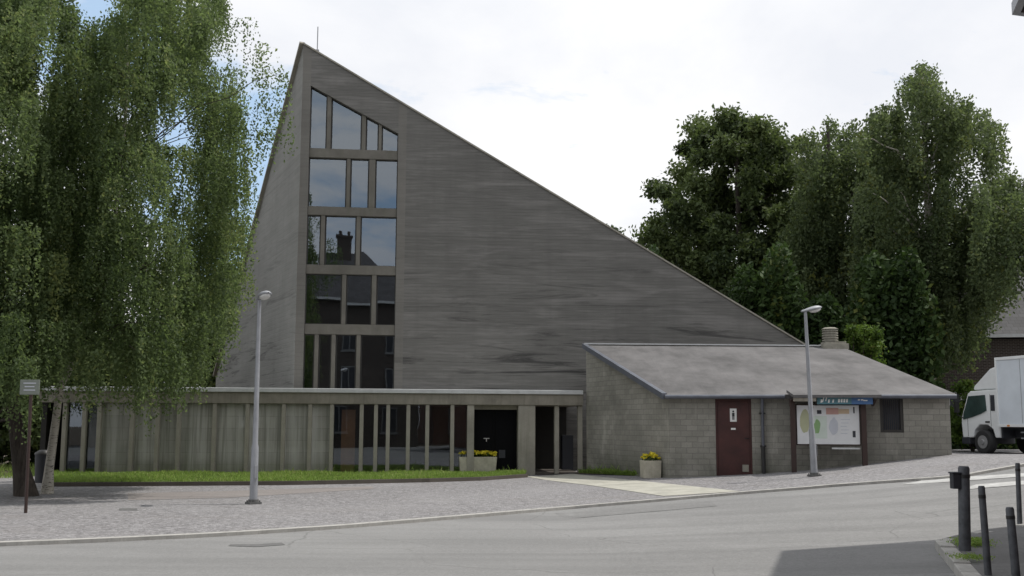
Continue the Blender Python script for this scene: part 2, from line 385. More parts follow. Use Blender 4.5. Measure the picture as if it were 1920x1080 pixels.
M['doorred'] = mat('brown_red_door_paint', f_plain, col=(.055, .0165, .014), rough=.5, var=.3, sc=3)
M['doordark'] = mat('dark_entrance_door', f_plain, col=(.005, .005, .006), rough=.8, spec=.1)
M['steel'] = mat('brushed_steel', f_plain, col=(.5, .5, .5), rough=.35, metal=.8)
M['white'] = mat('white_enamel', f_plain, col=(.75, .75, .73), rough=.4, var=.06)
M['winframe'] = mat('grey_window_frame', f_plain, col=(.2, .2, .2), rough=.6)
M['black'] = mat('black_enamel', f_plain, col=(.02, .02, .02), rough=.5)
M['brownwood'] = mat('dark_brown_timber', f_plain, col=(.04, .022, .018), rough=.6)
M['lamp_grey'] = mat('galvanised_lamp_grey', f_plain, col=(.29, .30, .32), rough=.5, metal=.2, var=.14)
M['lamp_glass'] = mat('lamp_bowl', f_plain, col=(.6, .6, .58), rough=.15, spec=.6)
M['setts'] = mat('small_stone_setts', f_setts)
M['asphalt'] = mat('pale_worn_asphalt', f_asphalt)
M['pavement'] = mat('pavement_asphalt', f_asphalt, base=(.17, .168, .165))
M['kerb'] = mat('kerb_stone', f_concrete, base=(.42, .41, .385), stain=.6, sc=3, tint=(.25,.24,.225))
M['pathm'] = mat('pale_concrete_slab', f_concrete, base=(.43, .42, .365), stain=.2, sc=1.5, tint=(.25, .23, .17))
M['planter'] = mat('washed_concrete_planter', f_concrete, base=(.5, .47, .38), stain=.25, sc=4, tint=(.25, .22, .16))
M['paint'] = mat('white_road_paint', f_concrete, base=(.5, .5, .485), stain=.7, sc=3, tint=(.27, .27, .265))
M['patch'] = mat('tar_repair', f_asphalt, base=(.14, .14, .138))
M['repair'] = mat('older_asphalt_repair', f_asphalt, base=(.215, .214, .21))
M['soil'] = mat('bare_soil', f_soil)
M['lawn'] = mat('grass_soil', f_soil, a=(.03, .045, .015), b=(.07, .1, .03))
M['birch'] = mat('birch_leaf', f_leaf, dark=(.045, .072, .03), light=(.185, .24, .11), trans=.5, warm=(.25,.28,.1))
M['birch_far'] = mat('far_birch_leaf', f_leaf, dark=(.045, .068, .03), light=(.155, .195, .095), trans=.45)
M['broad'] = mat('dark_broad_leaf', f_leaf, dark=(.028, .045, .02), light=(.125, .165, .06), trans=.3, warm=(.08, .1, .03))
M['bush'] = mat('bright_shrub_leaf', f_leaf, dark=(.04, .07, .016), light=(.12, .19, .035))
M['hedge'] = mat('hedge_leaf', f_leaf, dark=(.02, .04, .012), light=(.06, .1, .028), trans=.25)
M['grass'] = mat('grass_blade', f_leaf, dark=(.12, .185, .04), light=(.30, .42, .11), warm=(.36, .36, .16))
M['petal'] = mat('yellow_petal', f_leaf, dark=(.6, .5, .03), light=(.85, .75, .08), warm=(.8, .65, .1), trans=.2)
M['bark'] = mat('dark_bark', f_bark)
M['birchbark'] = mat('birch_bark', f_bark, birch=True)
M['brick'] = mat('red_brown_brick', f_brick)
M['brickdark'] = mat('dark_brick', f_brick, c1=(.045, .036, .033), c2=(.075, .058, .05))
M['render'] = mat('house_render', f_plain, col=(.42, .40, .36), rough=.9, sc=1)
M['slate'] = mat('dark_slate', f_tiles)
M['cladding'] = mat('grey_slate_cladding', f_tiles, base=(.05, .05, .053))
M['truckw'] = mat('truck_white_paint', f_plain, col=(.78, .8, .8), rough=.3, var=.04, coat=.3)
M['truckbox'] = mat('truck_box_panel', f_plain, col=(.66, .71, .76), rough=.45, var=.12, sc=.9)
M['rubber'] = mat('tyre_rubber', f_plain, col=(.025, .025, .025), rough=.8)
M['rim'] = mat('wheel_rim', f_plain, col=(.3, .3, .3), rough=.5, metal=.3)
M['darkplastic'] = mat('dark_plastic', f_plain, col=(.03, .032, .04), rough=.6)
M['bollard'] = mat('blue_black_bollard_paint', f_plain, col=(.075, .08, .09), rough=.6, var=.5, sc=9)
M['terracotta'] = mat('buff_clay', f_concrete, base=(.3, .285, .24), stain=.3, sc=4)
def flat(name, c, rough=.6): return mat(name, f_plain, col=c, rough=rough, var=.06)
M['b_green'] = flat('map_green', (.22, .36, .16)); M['b_olive'] = flat('map_olive', (.42, .43, .28)); M['b_mint'] = flat('map_mint', (.56, .63, .57))
M['b_blue'] = flat('banner_blue', (.07, .15, .32)); M['b_teal'] = flat('banner_teal', (.09, .2, .24)); M['b_red'] = flat('map_red', (.5, .3, .26))
M['b_orange'] = flat('map_orange', (.52, .4, .28)); M['b_paper'] = flat('board_paper', (.66, .67, .68)); M['b_grey'] = flat('map_grey', (.5, .52, .57))

# ------------------------------------------------------------ ground, square, road
def grid_ground():
    xs = np.unique(np.concatenate([np.linspace(-600, -40, 15), np.linspace(-40, 40, 161), np.linspace(40, 600, 15)]))
    ys = np.unique(np.concatenate([np.linspace(-300, -20, 8), np.linspace(-20, 60, 161), np.linspace(60, 900, 15)]))
    mb = MB(); nx = len(xs)
    vs = [(x, y, float(g(x, y))-.03) for y in ys for x in xs]
    fs = [(j*nx+i, j*nx+i+1, (j+1)*nx+i+1, (j+1)*nx+i) for j in range(len(ys)-1) for i in range(nx-1)]
    mb.add(vs, fs, 0, True); tag(mb.build('ground', M['soil']), kind='structure')
grid_ground()
def resample(pts, n):
    P = np.array([[p[0], p[1]] for p in pts]); d = np.r_[0, np.cumsum(np.linalg.norm(np.diff(P, axis=0), axis=1))]
    t = np.linspace(0, d[-1], n); return np.c_[np.interp(t, d, P[:, 0]), np.interp(t, d, P[:, 1])]
def ruled(name, A, B, n, m, off, material, kind='structure', thick=0, label=None):
    A = resample(A, n); B = resample(B, n); mb = MB(); vs = []
    for i in range(n):
        for j in range(m):
            p = A[i]+(B[i]-A[i])*j/(m-1); vs.append((p[0], p[1], float(g(p[0], p[1]))+off))
    fs = [(i*m+j, (i+1)*m+j, (i+1)*m+j+1, i*m+j+1) for i in range(n-1) for j in range(m-1)]
    mb.add(vs, fs, 0, False)
    if thick:
        bd = [i*m for i in range(n)]+[(n-1)*m+j for j in range(1, m)]+[i*m+m-1 for i in range(n-2, -1, -1)]+[j for j in range(m-2, 0, -1)]
        k = len(bd); b = [vs[i] for i in bd]+[(vs[i][0], vs[i][1], vs[i][2]-thick) for i in bd]
        mb.add(b, [(i, (i+1) % k, k+(i+1) % k, k+i) for i in range(k)])
    o = mb.build(name, material)
    # upward normals
    if o.data.polygons[0].normal.z < 0: o.data.flip_normals()
    tag(o, kind=kind); return o
KOFF = .045
kpx = [(0, 1018), (160, 1012), (400, 1001), (640, 986), (860, 968), (1060, 951), (1240, 936), (1400, 922), (1560, 909), (1700, 899), (1800, 892)]
kerb = [ong(x, y, KOFF).xy for x, y in kpx]
dl = (kerb[0]-kerb[1]).normalized(); kerb = [kerb[0]+dl*25, kerb[0]+dl*8]+kerb
kerb += [kerb[-1]+Vector((2.2, .9)), kerb[-1]+Vector((9, 5.5)), kerb[-1]+Vector((40, 26))]
def offset(pl, d):
    out = []
    for i, p in enumerate(pl):
        t = (pl[min(i+1, len(pl)-1)]-pl[max(i-1, 0)]).normalized(); out.append(p+Vector((-t.y, t.x))*d)
    return out
ruled('road', kerb, [Vector((-46, -14)), Vector((-10, -9)), Vector((6, -9)), Vector((20, -2)), Vector((60, 20))], 140, 60, 0.0, M['asphalt'])
if 0: ruled('gutter', offset(kerb, -.12), kerb, 180, 2, .004, M['kerb'])
ruled('kerb_line', kerb, offset(kerb, .16), 180, 2, KOFF+.006, M['kerb'], thick=.1)
# stone-sett square up to the buildings
square_back = [Vector((-60, 26)), Vector((-20, 27)), Vector((-12, 31.5)), Vector((3, 33)), Vector((12, 33)), Vector((24, 48)), Vector((60, 70))]
ruled('square', offset(kerb, .16), square_back, 150, 70, KOFF, M['setts'])

# gallery line
TH = R(6.5); DIR = Vector((math.cos(TH), math.sin(TH), 0)); INW = Vector((-math.sin(TH), math.cos(TH), 0))
G0 = onY(480, 800, 30.0); G0.z = 0
def on_line(px, origin, y=800):
    """point of the vertical plane through origin along DIR seen at px"""
    d = pxdir(px, y); k = (origin-EYE).dot(INW)/d.dot(INW); return EYE+d*k
def gal(px, py=800, back=0.0): return on_line(px, G0+INW*back, py)
def gs(px): return (gal(px)-G0).dot(DIR)

# grass bed in front of the gallery, pale path
gA = [ong(95, 912, KOFF), ong(300, 911, KOFF), ong(560, 909, KOFF), ong(800, 904, KOFF), ong(900, 901, KOFF), ong(985, 895, KOFF)]
gB = [gal(95), gal(300), gal(560), gal(800), gal(900), gal(985)]
ruled('grass_bed', [p.xy for p in gA], [p.xy+INW.xy*.1 for p in gB], 60, 12, KOFF+.09, M['lawn'])
ed = [p.xy for p in gA]
ruled('bed_edging', offset(ed, -.09), ed, 60, 2, KOFF+.10, mat('dark_edging', f_concrete, base=(.12, .105, .09)), thick=.14)
pA = [ong(985, 894, KOFF), ong(1110, 911, KOFF), ong(1245, 931, KOFF)]
pB = [ong(1075, 889, KOFF), ong(1235, 906, KOFF), ong(1388, 922, KOFF)]
ruled('path', [p.xy for p in pA], [p.xy for p in pB], 30, 6, KOFF+.012, M['pathm'], thick=.05)
bA = [ong(1005, 887, KOFF), ong(1100, 890, KOFF), ong(1190, 892, KOFF)]
bB = [Vector(p) for p in (gal(1006), gal(1094), onY(1196, 880, 28.6))]
ruled('planting_bed', [p.xy for p in bA], [p.xy for p in bB], 20, 8, KOFF+.02, M['soil'])
# reddish brick band near the bed
ruled('brick_paving', [ong(240, 925, KOFF).xy, ong(420, 921, KOFF).xy, ong(700, 912, KOFF).xy], [ong(240, 938, KOFF).xy, ong(420, 934, KOFF).xy, ong(700, 917, KOFF).xy], 20, 4, KOFF+.004,
      mat('reddish_brick_paving', f_asphalt, base=(.24, .22, .21)))
# zebra crossing at the right
for k, (a, b, c, d) in enumerate([((1690, 909), (1960, 892), (1980, 884), (1740, 899)), ((1800, 919), (1990, 904), (2000, 896), (1830, 909)), ((1840, 898), (1960, 886), (1970, 880), (1860, 892))][:2]):
    q = [ong(*p).xy for p in (a, b, c, d)]
    ruled('crossing_stripe', [q[0], q[1]], [q[3], q[2]], 20, 3, .008, M['paint'])
# tar mark on the road
q = [ong(*p).xy for p in ((428, 1024), (480, 1026), (535, 1022), (528, 1018), (478, 1021), (432, 1021))]
ruled('tar_patch', [q[0], q[1], q[2]], [q[5], q[4], q[3]], 12, 2, .005, M['patch'])
for pp in (((1040, 962), (1330, 940), (1345, 949), (1060, 973)),):
    q = [ong(*p).xy for p in pp]; ruled('road_repair', [q[0], q[1]], [q[3], q[2]], 14, 5, .005, M['repair'])
q = [ong(*p).xy for p in ((222, 962), (258, 962), (256, 958), (224, 958))]
ruled('drain_cover', [q[0], q[1]], [q[3], q[2]], 4, 2, KOFF+.006, M['patch'])

# near pavement with kerb stones, right foreground
nc = ong(1752, 1012, .1)
far_e = [nc.xy, ong(1800, 1000, .1).xy, ong(1850, 990, .1).xy, ong(1920, 982, .1).xy]; far_e += [far_e[-1]+(far_e[-1]-far_e[0]).normalized()*12]
near_e = [nc.xy, ong(1785, 1052, .1).xy, ong(1822, 1100, .1).xy]; near_e += [near_e[-1]+Vector((-1.2, -4.2)), near_e[-1]+Vector((-2.6, -12))]
ruled('pavement', far_e, [Vector(near_e[0])+Vector((.03, -.03))]+near_e[1:]+[], 50, 30, .09, M['pavement'])
def kerbstones(pl, wid, L, nm):
    P = resample(pl, 400); seg = np.r_[0, np.cumsum(np.linalg.norm(np.diff(P, axis=0), axis=1))]; mb = MB(); s = 0
    while s+L < min(seg[-1], 9):
        a = [float(np.interp(s+.012, seg, P[:, i])) for i in (0, 1)]; b = [float(np.interp(s+L-.012, seg, P[:, i])) for i in (0, 1)]
        t = Vector((b[0]-a[0], b[1]-a[1])).normalized(); nn = Vector((-t.y, t.x))*wid
        z = float(g(a[0], a[1])); j = random.uniform(-.006, .006)
        mb.prism([(a[0], a[1], z-.05), (b[0], b[1], z-.05), (b[0]+nn.x, b[1]+nn.y, z-.05), (a[0]+nn.x, a[1]+nn.y, z-.05)], (0, 0, .155+j)); s += L
    o = mb.build(nm, M['kerb'], bevel=.012); tag(o, kind='structure'); return o
kerbstones(near_e, -.17 if False else .17, .62, 'pavement_kerb')
kerbstones(far_e, -.15, .9, 'pavement_kerb')

# ------------------------------------------------------------ leaves
def leaf_mesh(name, P, size, tint, material, parent=None, hang=0.0, aspect=.55):
    n = len(P); a = rng.normal(size=(n, 3)); a[:, 2] -= hang*1.5
    a /= np.linalg.norm(a, axis=1)[:, None]; b = np.cross(a, rng.normal(size=(n, 3))); b /= np.linalg.norm(b, axis=1)[:, None]
    s = (size*rng.uniform(.7, 1.3, n))[:, None]
    if parent is not None: P = P-np.array(parent.location)[None]
    V = np.stack([P+a*s, P+b*s*aspect, P-a*s, P-b*s*aspect], 1).reshape(-1, 3).astype(np.float32)
    me = bpy.data.meshes.new(name); me.vertices.add(4*n); me.vertices.foreach_set('co', V.ravel())
    me.loops.add(4*n); me.loops.foreach_set('vertex_index', np.arange(4*n, dtype=np.int32))
    me.polygons.add(n); me.polygons.foreach_set('loop_start', np.arange(0, 4*n, 4, dtype=np.int32))
    me.update(calc_edges=True)
    at = me.attributes.new('tint', 'FLOAT', 'FACE'); at.data.foreach_set('value', np.clip(tint, 0, 1).astype(np.float32))
    me.materials.append(material); o = bpy.data.objects.new(name, me); COL.objects.link(o); o.parent = parent; return o
def inside(poly, x, y):
    c = False; n = len(poly)
    for i in range(n):
        x1, y1 = poly[i]; x2, y2 = poly[(i+1) % n]
        if (y1 > y) != (y2 > y) and x < (x2-x1)*(y-y1)/(y2-y1)+x1: c = not c
    return c
def clump_centres(poly, n, Y, dY, holes=(), pad=0):
    xs = [p[0] for p in poly]; ys = [p[1] for p in poly]; out = []
    while len(out) < n:
        x = random.uniform(min(xs), max(xs)); y = random.uniform(min(ys), max(ys))
        if not inside(poly, x, y) or any(((x-hx)/hr)**2+((y-hy)/hq)**2 < 1 for hx, hy, hr, hq in holes): continue
        out.append((x, y, Y+random.uniform(-dY, dY)))
    return out
def weeping(cl, rpx, per, length, step, spread=.05):
    """hanging strands of leaf positions around each clump"""
    P, T = [], []
    for (x, y, Y) in cl:
        c = np.array(onY(x, y, Y)); r = rpx/FPX*Y*random.uniform(.7, 1.25); tc = random.uniform(.0, .8)
        for _ in range(per):
            d = rng.normal(size=3); d /= np.linalg.norm(d); d[2] = abs(d[2])*.7-.2
            s = c+d*r*rng.uniform(.55, 1.0); L = length*rng.uniform(.3, 1.0); k = max(4, int(L/step)); t = np.linspace(0, 1, k)[:, None]
            out = np.array([d[0], d[1], 0])*.35*r
            pts = s+out*t**.6+np.array([0, 0, -L])*t**1.25+rng.normal(size=(k, 3))*spread
            P.append(pts); T.append(np.full(k, tc)+rng.normal(size=k)*.15+rng.normal()*.18)
    return np.concatenate(P), np.concatenate(T)
def bushy(cl, rpx, per, flat_=.75):
    P, T = [], []
    for (x, y, Y) in cl:
        c = np.array(onY(x, y, Y)); r = rpx/FPX*Y*random.uniform(.6, 1.3); tc = random.uniform(.1, .8)
        d = rng.normal(size=(per, 3)); d /= np.linalg.norm(d, axis=1)[:, None]; rr = np.abs(rng.normal(.72, .27, per))[:, None]
        rr *= (1+.25*np.sin(d[:, :1]*7+c[0])*np.cos(d[:, 1:2]*6+c[2]))
        P.append(c+d*rr*r*np.array([1, 1, flat_])); T.append(np.full(per, tc)+rng.normal(size=per)*.2)
    return np.concatenate(P), np.concatenate(T)
def limb(mb, a, b, r0, r1, sag=.3, seg=7, mi=0):
    a = Vector(a); b = Vector(b); pts = []
    for i in range(seg):
        t = i/(seg-1); p = a.lerp(b, t); p.z += sag*math.sin(math.pi*t)*(b-a).length*.3
        p += Vector((random.uniform(-1, 1), random.uniform(-1, 1), random.uniform(-1, 1)))*(b-a).length*.02*(0 < i < seg-1); pts.append(p)
    mb.tube(pts, [r0+(r1-r0)*(i/(seg-1)) for i in range(seg)], 7, mi, caps=False)
def tree(name, label, cat, base, spine, clumps, P, T, size, lm, bm_, group=None, hang=.6, r0=.22, nl=26, kmin=1, lm_=.45, limbm=None):
    e = empty(name, base, 0, label, cat, group); mb = MB()
    sp = [Vector(base)-Vector((0, 0, .15))]+[Vector(p) for p in spine]; n = len(sp)
    rad = [r0*(1-.82*(i/(n-1))**.8) for i in range(n)]; rad[0] *= 1.35
    mb.tube(sp, rad, 12, caps=False)
    for c in random.sample(clumps, min(nl, len(clumps))):
        cc = onY(*c); k = min(range(kmin, n), key=lambda i: abs(sp[i].z-(cc.z-1.2-.25*(sp[i]-cc).length)))
        limb(mb, sp[k], cc, rad[k]*lm_, .008, mi=1)
    mb.build('trunk', [bm_, M[limbm] if limbm else bm_], e); leaf_mesh('crown', P, size, T, lm, e, hang); return e

# --- left: two weeping birches
holesL = [(328, 215, 52, 66), (85, 50, 34, 60), (185, -10, 62, 52), (78, 125, 26, 44), (345, 325, 48, 34), (415, 110, 20, 34), (250, 200, 22, 30), (160, 300, 16, 24)]
polyL = [(-60, -60), (420, -60), (415, 80), (445, 150), (455, 230), (455, 400), (430, 520), (420, 575), (375, 630), (330, 680), (250, 685), (160, 670), (90, 610), (60, 500), (50, 200)]
clA = clump_centres(polyL, 600, 22.6, 3.2, holesL)
clA = [(x, y, Y+3.0*max(0, (x-290)/160)) for x, y, Y in clA]
P1, T1 = weeping(clA, 25, 18, 1.45, .033, .04)
clS = [(500, 90, 21.5), (485, 130, 21.5), (520, 140, 22), (505, 190, 22), (470, 250, 22), (525, 215, 22.5), (500, 250, 22.5), (455, 40, 22)]
P1b, T1b = weeping(clS, 26, 15, 1.1, .045, .035)
clR = [(395, 540, 21), (420, 580, 21.5), (430, 520, 22), (390, 610, 21), (360, 640, 20.5), (425, 460, 22), (340, 600, 20.6), (300, 680, 20.5), (350, 690, 20.8)]
clR = [(x, y-8, Y+3) for x, y, Y in clR]
P1c, T1c = weeping(clR, 34, 48, 1.1, .033, .034)
b1 = ong(88, 926, KOFF)
t1 = tree('birch_tree', 'tall weeping birch with white bark on its lower trunk, hanging over the gallery roof', 'tree', b1,
     [onY(92, 880, b1.y+.1), onY(103, 800, b1.y+.2), onY(112, 730, b1.y+.2), onY(150, 650, b1.y+.1), onY(190, 570, b1.y), onY(208, 480, b1.y), onY(225, 330, b1.y-.1), onY(240, 160, b1.y), onY(235, 0, b1.y), onY(240, -140, b1.y)],
     clA+clS+clR+clR, np.concatenate([P1, P1b, P1c]), np.concatenate([T1, T1b, T1c+.15]), .038, M['birch'], M['birchbark'], 'weeping birches on the left', r0=.11, nl=70, kmin=4, lm_=.3, limbm='bark')
polyM = [(-420, -60), (90, -60), (75, 200), (95, 420), (112, 500), (110, 610), (90, 670), (60, 690), (0, 640), (-60, 660), (-420, 660)]
clB = clump_centres(polyM, 560, 20.6, 2.6, [(88, 50, 34, 60), (84, 125, 26, 44), (0, 220, 20, 26)])
P2, T2 = weeping(clB, 27, 18, 1.55, .033, .04)
b2 = ong(52, 930, KOFF)
tree('birch_tree', 'darker weeping birch leaning left behind the small sign on a pole', 'tree', b2,
     [onY(40, 880, b2.y), onY(30, 800, b2.y), onY(20, 700, b2.y), onY(-10, 560, b2.y), onY(-30, 400, b2.y-.2), onY(-50, 200, b2.y-.3), onY(-70, 0, b2.y), onY(-80, -180, b2.y)],
     clB, P2, T2, .038, M['birch'], M['bark'], 'weeping birches on the left', r0=.2, nl=50, kmin=4, lm_=.3)

# --- right, behind the buildings
def back_tree(name, label, cat, poly, Y, dY, nc, rpx, mode, size, lm, base_px, top, bm_=None, holes=(), per=None, ln=1.8, r0=.35, group='trees behind the church'):
    cl = clump_centres(poly, nc, Y, dY, holes)
    if mode == 'w': P, T = weeping(cl, rpx, per or 22, ln, .1, .09)
    else: P, T = bushy(cl, rpx, per or 420)
    b = onY(base_px, 800, Y); b.z = float(g(b.x, b.y))
    tp = onY(*top, Y)
    sp = [b.lerp(tp, t)+Vector((math.sin(t*5)*.25, math.cos(t*4)*.2, 0)) for t in (.12, .3, .5, .7, .88, 1)]
    return tree(name, label, cat, b, sp, cl, P, T, size, lm, bm_ or M['bark'], group, hang=.5 if mode == 'w' else .1, r0=r0)
polyD = [(1215, 440), (1245, 385), (1225, 350), (1262, 325), (1282, 300), (1270, 262), (1305, 238), (1345, 250), (1362, 220), (1420, 222), (1460, 245), (1495, 250), (1530, 300), (1560, 420), (1560, 640), (1400, 640), (1300, 560), (1235, 490)]
back_tree('broadleaf_tree', 'dense dark broadleaf tree rising just beyond the sloping church roof', 'tree', polyD, 50, 4, 270, 27, 'b', .12, M['broad'], 1380, (1390, 260), per=540, holes=[(1318, 318, 14, 8)])
polyE = [(1500, 300), (1495, 250), (1535, 218), (1590, 228), (1650, 260), (1720, 330), (1740, 660), (1480, 660), (1470, 450)]
back_tree('birch_tree', 'mid green rounded birch between the dark broadleaf tree and the tallest birch', 'tree', polyE, 45.5, 2.5, 480, 16, 'w', .085, M['birch_far'], 1570, (1560, 235), per=17)
polyF = [(1615, 260), (1625, 215), (1670, 190), (1690, 150), (1722, 118), (1748, 118), (1758, 165), (1800, 186), (1845, 208), (1885, 232), (1880, 285), (1865, 320), (1890, 360), (1905, 420), (1885, 520), (1840, 590), (1790, 650), (1620, 670), (1600, 450)]
back_tree('birch_tree', 'tallest birch with a ragged pointed top, right of the other background trees', 'tree', polyF, 42, 2.6, 560, 14, 'w', .08, M['birch_far'], 1735, (1738, 130), M['birchbark'], per=17, holes=[(1745, 290, 12, 30), (1727, 432, 14, 16), (1690, 295, 8, 12), (1790, 350, 8, 20)])
polyH = [(1840, 345), (1905, 320), (1990, 340), (2080, 420), (2080, 500), (1960, 490), (1900, 500), (1850, 540), (1820, 500)]
back_tree('birch_tree', 'light green birch cut by the right edge above the far house', 'tree', polyH, 38.3, 1.8, 160, 14, 'w', .075, M['birch_far'], 2000, (1960, 340), M['birchbark'], per=14, r0=.15)
polyI = [(1085, 420), (1125, 408), (1150, 425), (1200, 440), (1210, 500), (1100, 440)]
back_tree('broadleaf_tree', 'distant treetop just showing over the church roof edge', 'tree', polyI, 62, 2, 16, 20, 'b', .14, M['broad'], 1150, (1140, 420), per=360)
polyJ = [(330, 560), (455, 500), (470, 600), (455, 730), (330, 740)]
back_tree('broadleaf_tree', 'dark tree behind the left flank of the church', 'tree', polyJ, 52, 2.5, 45, 34, 'b', .13, M['broad'], 390, (395, 560), per=420)
polyL2 = [(-330, 350), (-100, 240), (60, 300), (150, 420), (170, 620), (110, 850), (-330, 860)]
back_tree('broadleaf_tree', 'dark tree far left behind the two birches', 'tree', polyL2, 36, 2.0, 120, 36, 'b', .1, M['broad'], -60, (-40, 400), per=420, group=None)
polyK = [(1570, 640), (1585, 618), (1640, 612), (1660, 650), (1640, 690), (1575, 690)]
def shrub(name, label, poly, Y, dY, nc, rpx, per, size, lm, base_px, group=None, cat='shrub'):
    cl = clump_centres(poly, nc, Y, dY); P, T = bushy(cl, rpx, per); b = onY(base_px, 800, Y); b.z = float(g(b.x, b.y))
    P = P[P[:, 2] > b.z-.05] if len(P) else P; T = T[:len(P)]
    e = empty(name, b, 0, label, cat, group); mb = MB()
    for c in random.sample(cl, min(8, len(cl))): limb(mb, b, onY(*c), .04, .008)
    mb.build('stem', M['bark'], e); leaf_mesh('foliage', P, size, T, lm, e, .1); return e
shrub('shrub', 'small bright green shrub beside the chimney on the annex roof ridge', polyK, 37, .8, 16, 15, 300, .07, M['bush'], 1610)
shrub('shrub', 'bright leafy shrub between the annex corner and the white truck', [(1786, 735), (1800, 715), (1850, 712), (1870, 760), (1865, 835), (1788, 835)], 36.5, .8, 34, 16, 260, .07, M['bush'], 1822)
def hedge(label, x0, x1, y, depth, h, n, seed):
    r2 = np.random.default_rng(seed); P = np.c_[r2.uniform(x0, x1, n), y+r2.uniform(-depth, depth, n), r2.uniform(0, 1, n)**.8*h]
    P[:, 2] *= 1+.18*np.sin(P[:, 0]*1.3+seed)+.1*np.sin(P[:, 0]*3.7); z0 = g(P[:, 0], P[:, 1]); P[:, 2] += z0
    b = Vector(((x0+x1)/2, y, float(g((x0+x1)/2, y)))); e = empty('hedge', b, 0, label, 'hedge')
    k = int((x1-x0)/1.2)
    for i in range(k):
        x = x0+(i+.5)*(x1-x0)/k; mb = MB(); mb.tube([(x, y, b.z-.1), (x+.1, y, b.z+h*.7)], [.06, .02], 6); mb.build('stem', M['bark'], e)
    leaf_mesh('foliage', P, .13, r2.uniform(0, .8, n)+.2*np.sin(P[:, 0]*2), M['hedge'], e, .0)
hedge('long dark hedge behind the annex under the background trees', 0, 16.6, 39, .9, 6.6, 54000, 1)
hedge('tall dark hedge at the far left beyond the birches', -34, -13.2, 38, 1.0, 4.3, 42000, 2)
hedge('dark hedge along the far house behind the truck', 17, 30, 41, .8, 1.5, 15000, 3)

# ------------------------------------------------------------ church
F0 = onY(551, 720, 33.0); F0.z = 0
church = empty('church', F0, TH, 'big grey board-marked concrete church with a steep sloping roofline and tall window column', 'church')
def fl(px, py):
    d = pxdir(px, py); k = (F0-EYE).dot(INW)/d.dot(INW); p = EYE+d*k; return ((p-F0).dot(DIR), p.z)
ap = fl(562, 82); s0 = 0.0; ap = (0.0, ap[1]); c2 = fl(1505, 645)
sl_ = (c2[1]-ap[1])/c2[0]; zt = lambda s: ap[1]+sl_*s
s2 = c2[0]+1.6; z2 = zt(s2)
hl = (fl(580, 163)[0]+fl(570, 720)[0])/2; hr = (fl(744, 290)[0]+fl(741, 720)[0])/2
hb = fl(655, 724)[1]-.25; htl = fl(581, 160)[1]; htr = fl(744, 250)[1]
fw = MB(); Q = lambda s, z, y=0: (s, y, z)
fw.poly([Q(0, -.3), Q(hl, -.3), Q(hl, zt(hl)), Q(0, ap[1])], 1)
fw.poly([Q(hl, -.3), Q(hr, -.3), Q(hr, hb), Q(hl, hb)], 1)
fw.poly([Q(hl, htl), Q(hr, htr), Q(hr, zt(hr)), Q(hl, zt(hl))], 0)
sv = hr+.28
fw.poly([Q(hr, -.3), Q(sv, -.3), Q(sv, zt(sv)), Q(hr, zt(hr))], 1)
fw.poly([Q(sv, -.3), Q(s2, -.3), Q(s2, z2), Q(sv, zt(sv))], 0)
D_ = .42
for a, b in (((hl, hb), (hr, hb)), ((hr, hb), (hr, htr)), ((hr, htr), (hl, htl)), ((hl, htl), (hl, hb))):
    fw.quad(Q(*a), Q(*b), Q(*b, D_), Q(*a, D_), 1)
fw.build('front_wall', [M['facade'], M['facade_smooth']], church, local=True)
# flank wall and back
inv = (Matrix.Translation(F0) @ Matrix.Rotation(TH, 4, 'Z')).inverted()
L1w = onY(405, 706, 46.0); L1 = inv @ L1w; L1b = Vector((L1.x, L1.y, -.3))
cap = Vector((0, 0, ap[1]))
bk = MB(); bk.poly([(0, 0, -.3), cap, L1, L1b]); bk.build('flank_wall', M['flank'], church, local=True)
B2 = Vector((s2-1, 15, z2)); rf = MB()
rf.poly([cap, (s2, 0, z2), B2]); rf.poly([cap, B2, L1]); rf.build('roof', M['roof'], church, local=True)
rw = MB(); rw.poly([(s2, 0, -.3), (s2, 0, z2), B2, (B2.x, B2.y, -.3)]); rw.poly([L1, L1b, (B2.x, B2.y, -.3), B2]); rw.build('rear_wall', M['flank'], church, local=True)
# roof edge flashing along the slopes
fe = MB(); nrm = Vector((-sl_, 0, 1)).normalized(); dn = Vector((1, 0, sl_)).normalized()
a = cap+Vector((-.02, -.05, 0)); b = Vector((s2, -.05, z2))
fe.prism([a-nrm*.005, b-nrm*.005, b+nrm*.045, a+nrm*.045], (0, .22, 0))
fl_d = (L1-cap).normalized(); side = fl_d.cross(Vector((0, 0, 1))).normalized(); up_ = side.cross(fl_d)
if up_.z < 0: up_ = -up_
a = cap+nrm*.02; b = Vector(L1); fe.prism([a+side*.04, b+side*.04, b+side*.04+up_*.08, a+side*.04+up_*.08], -side*.18)
fe.build('roof_edge', M['posts'], church, local=True)
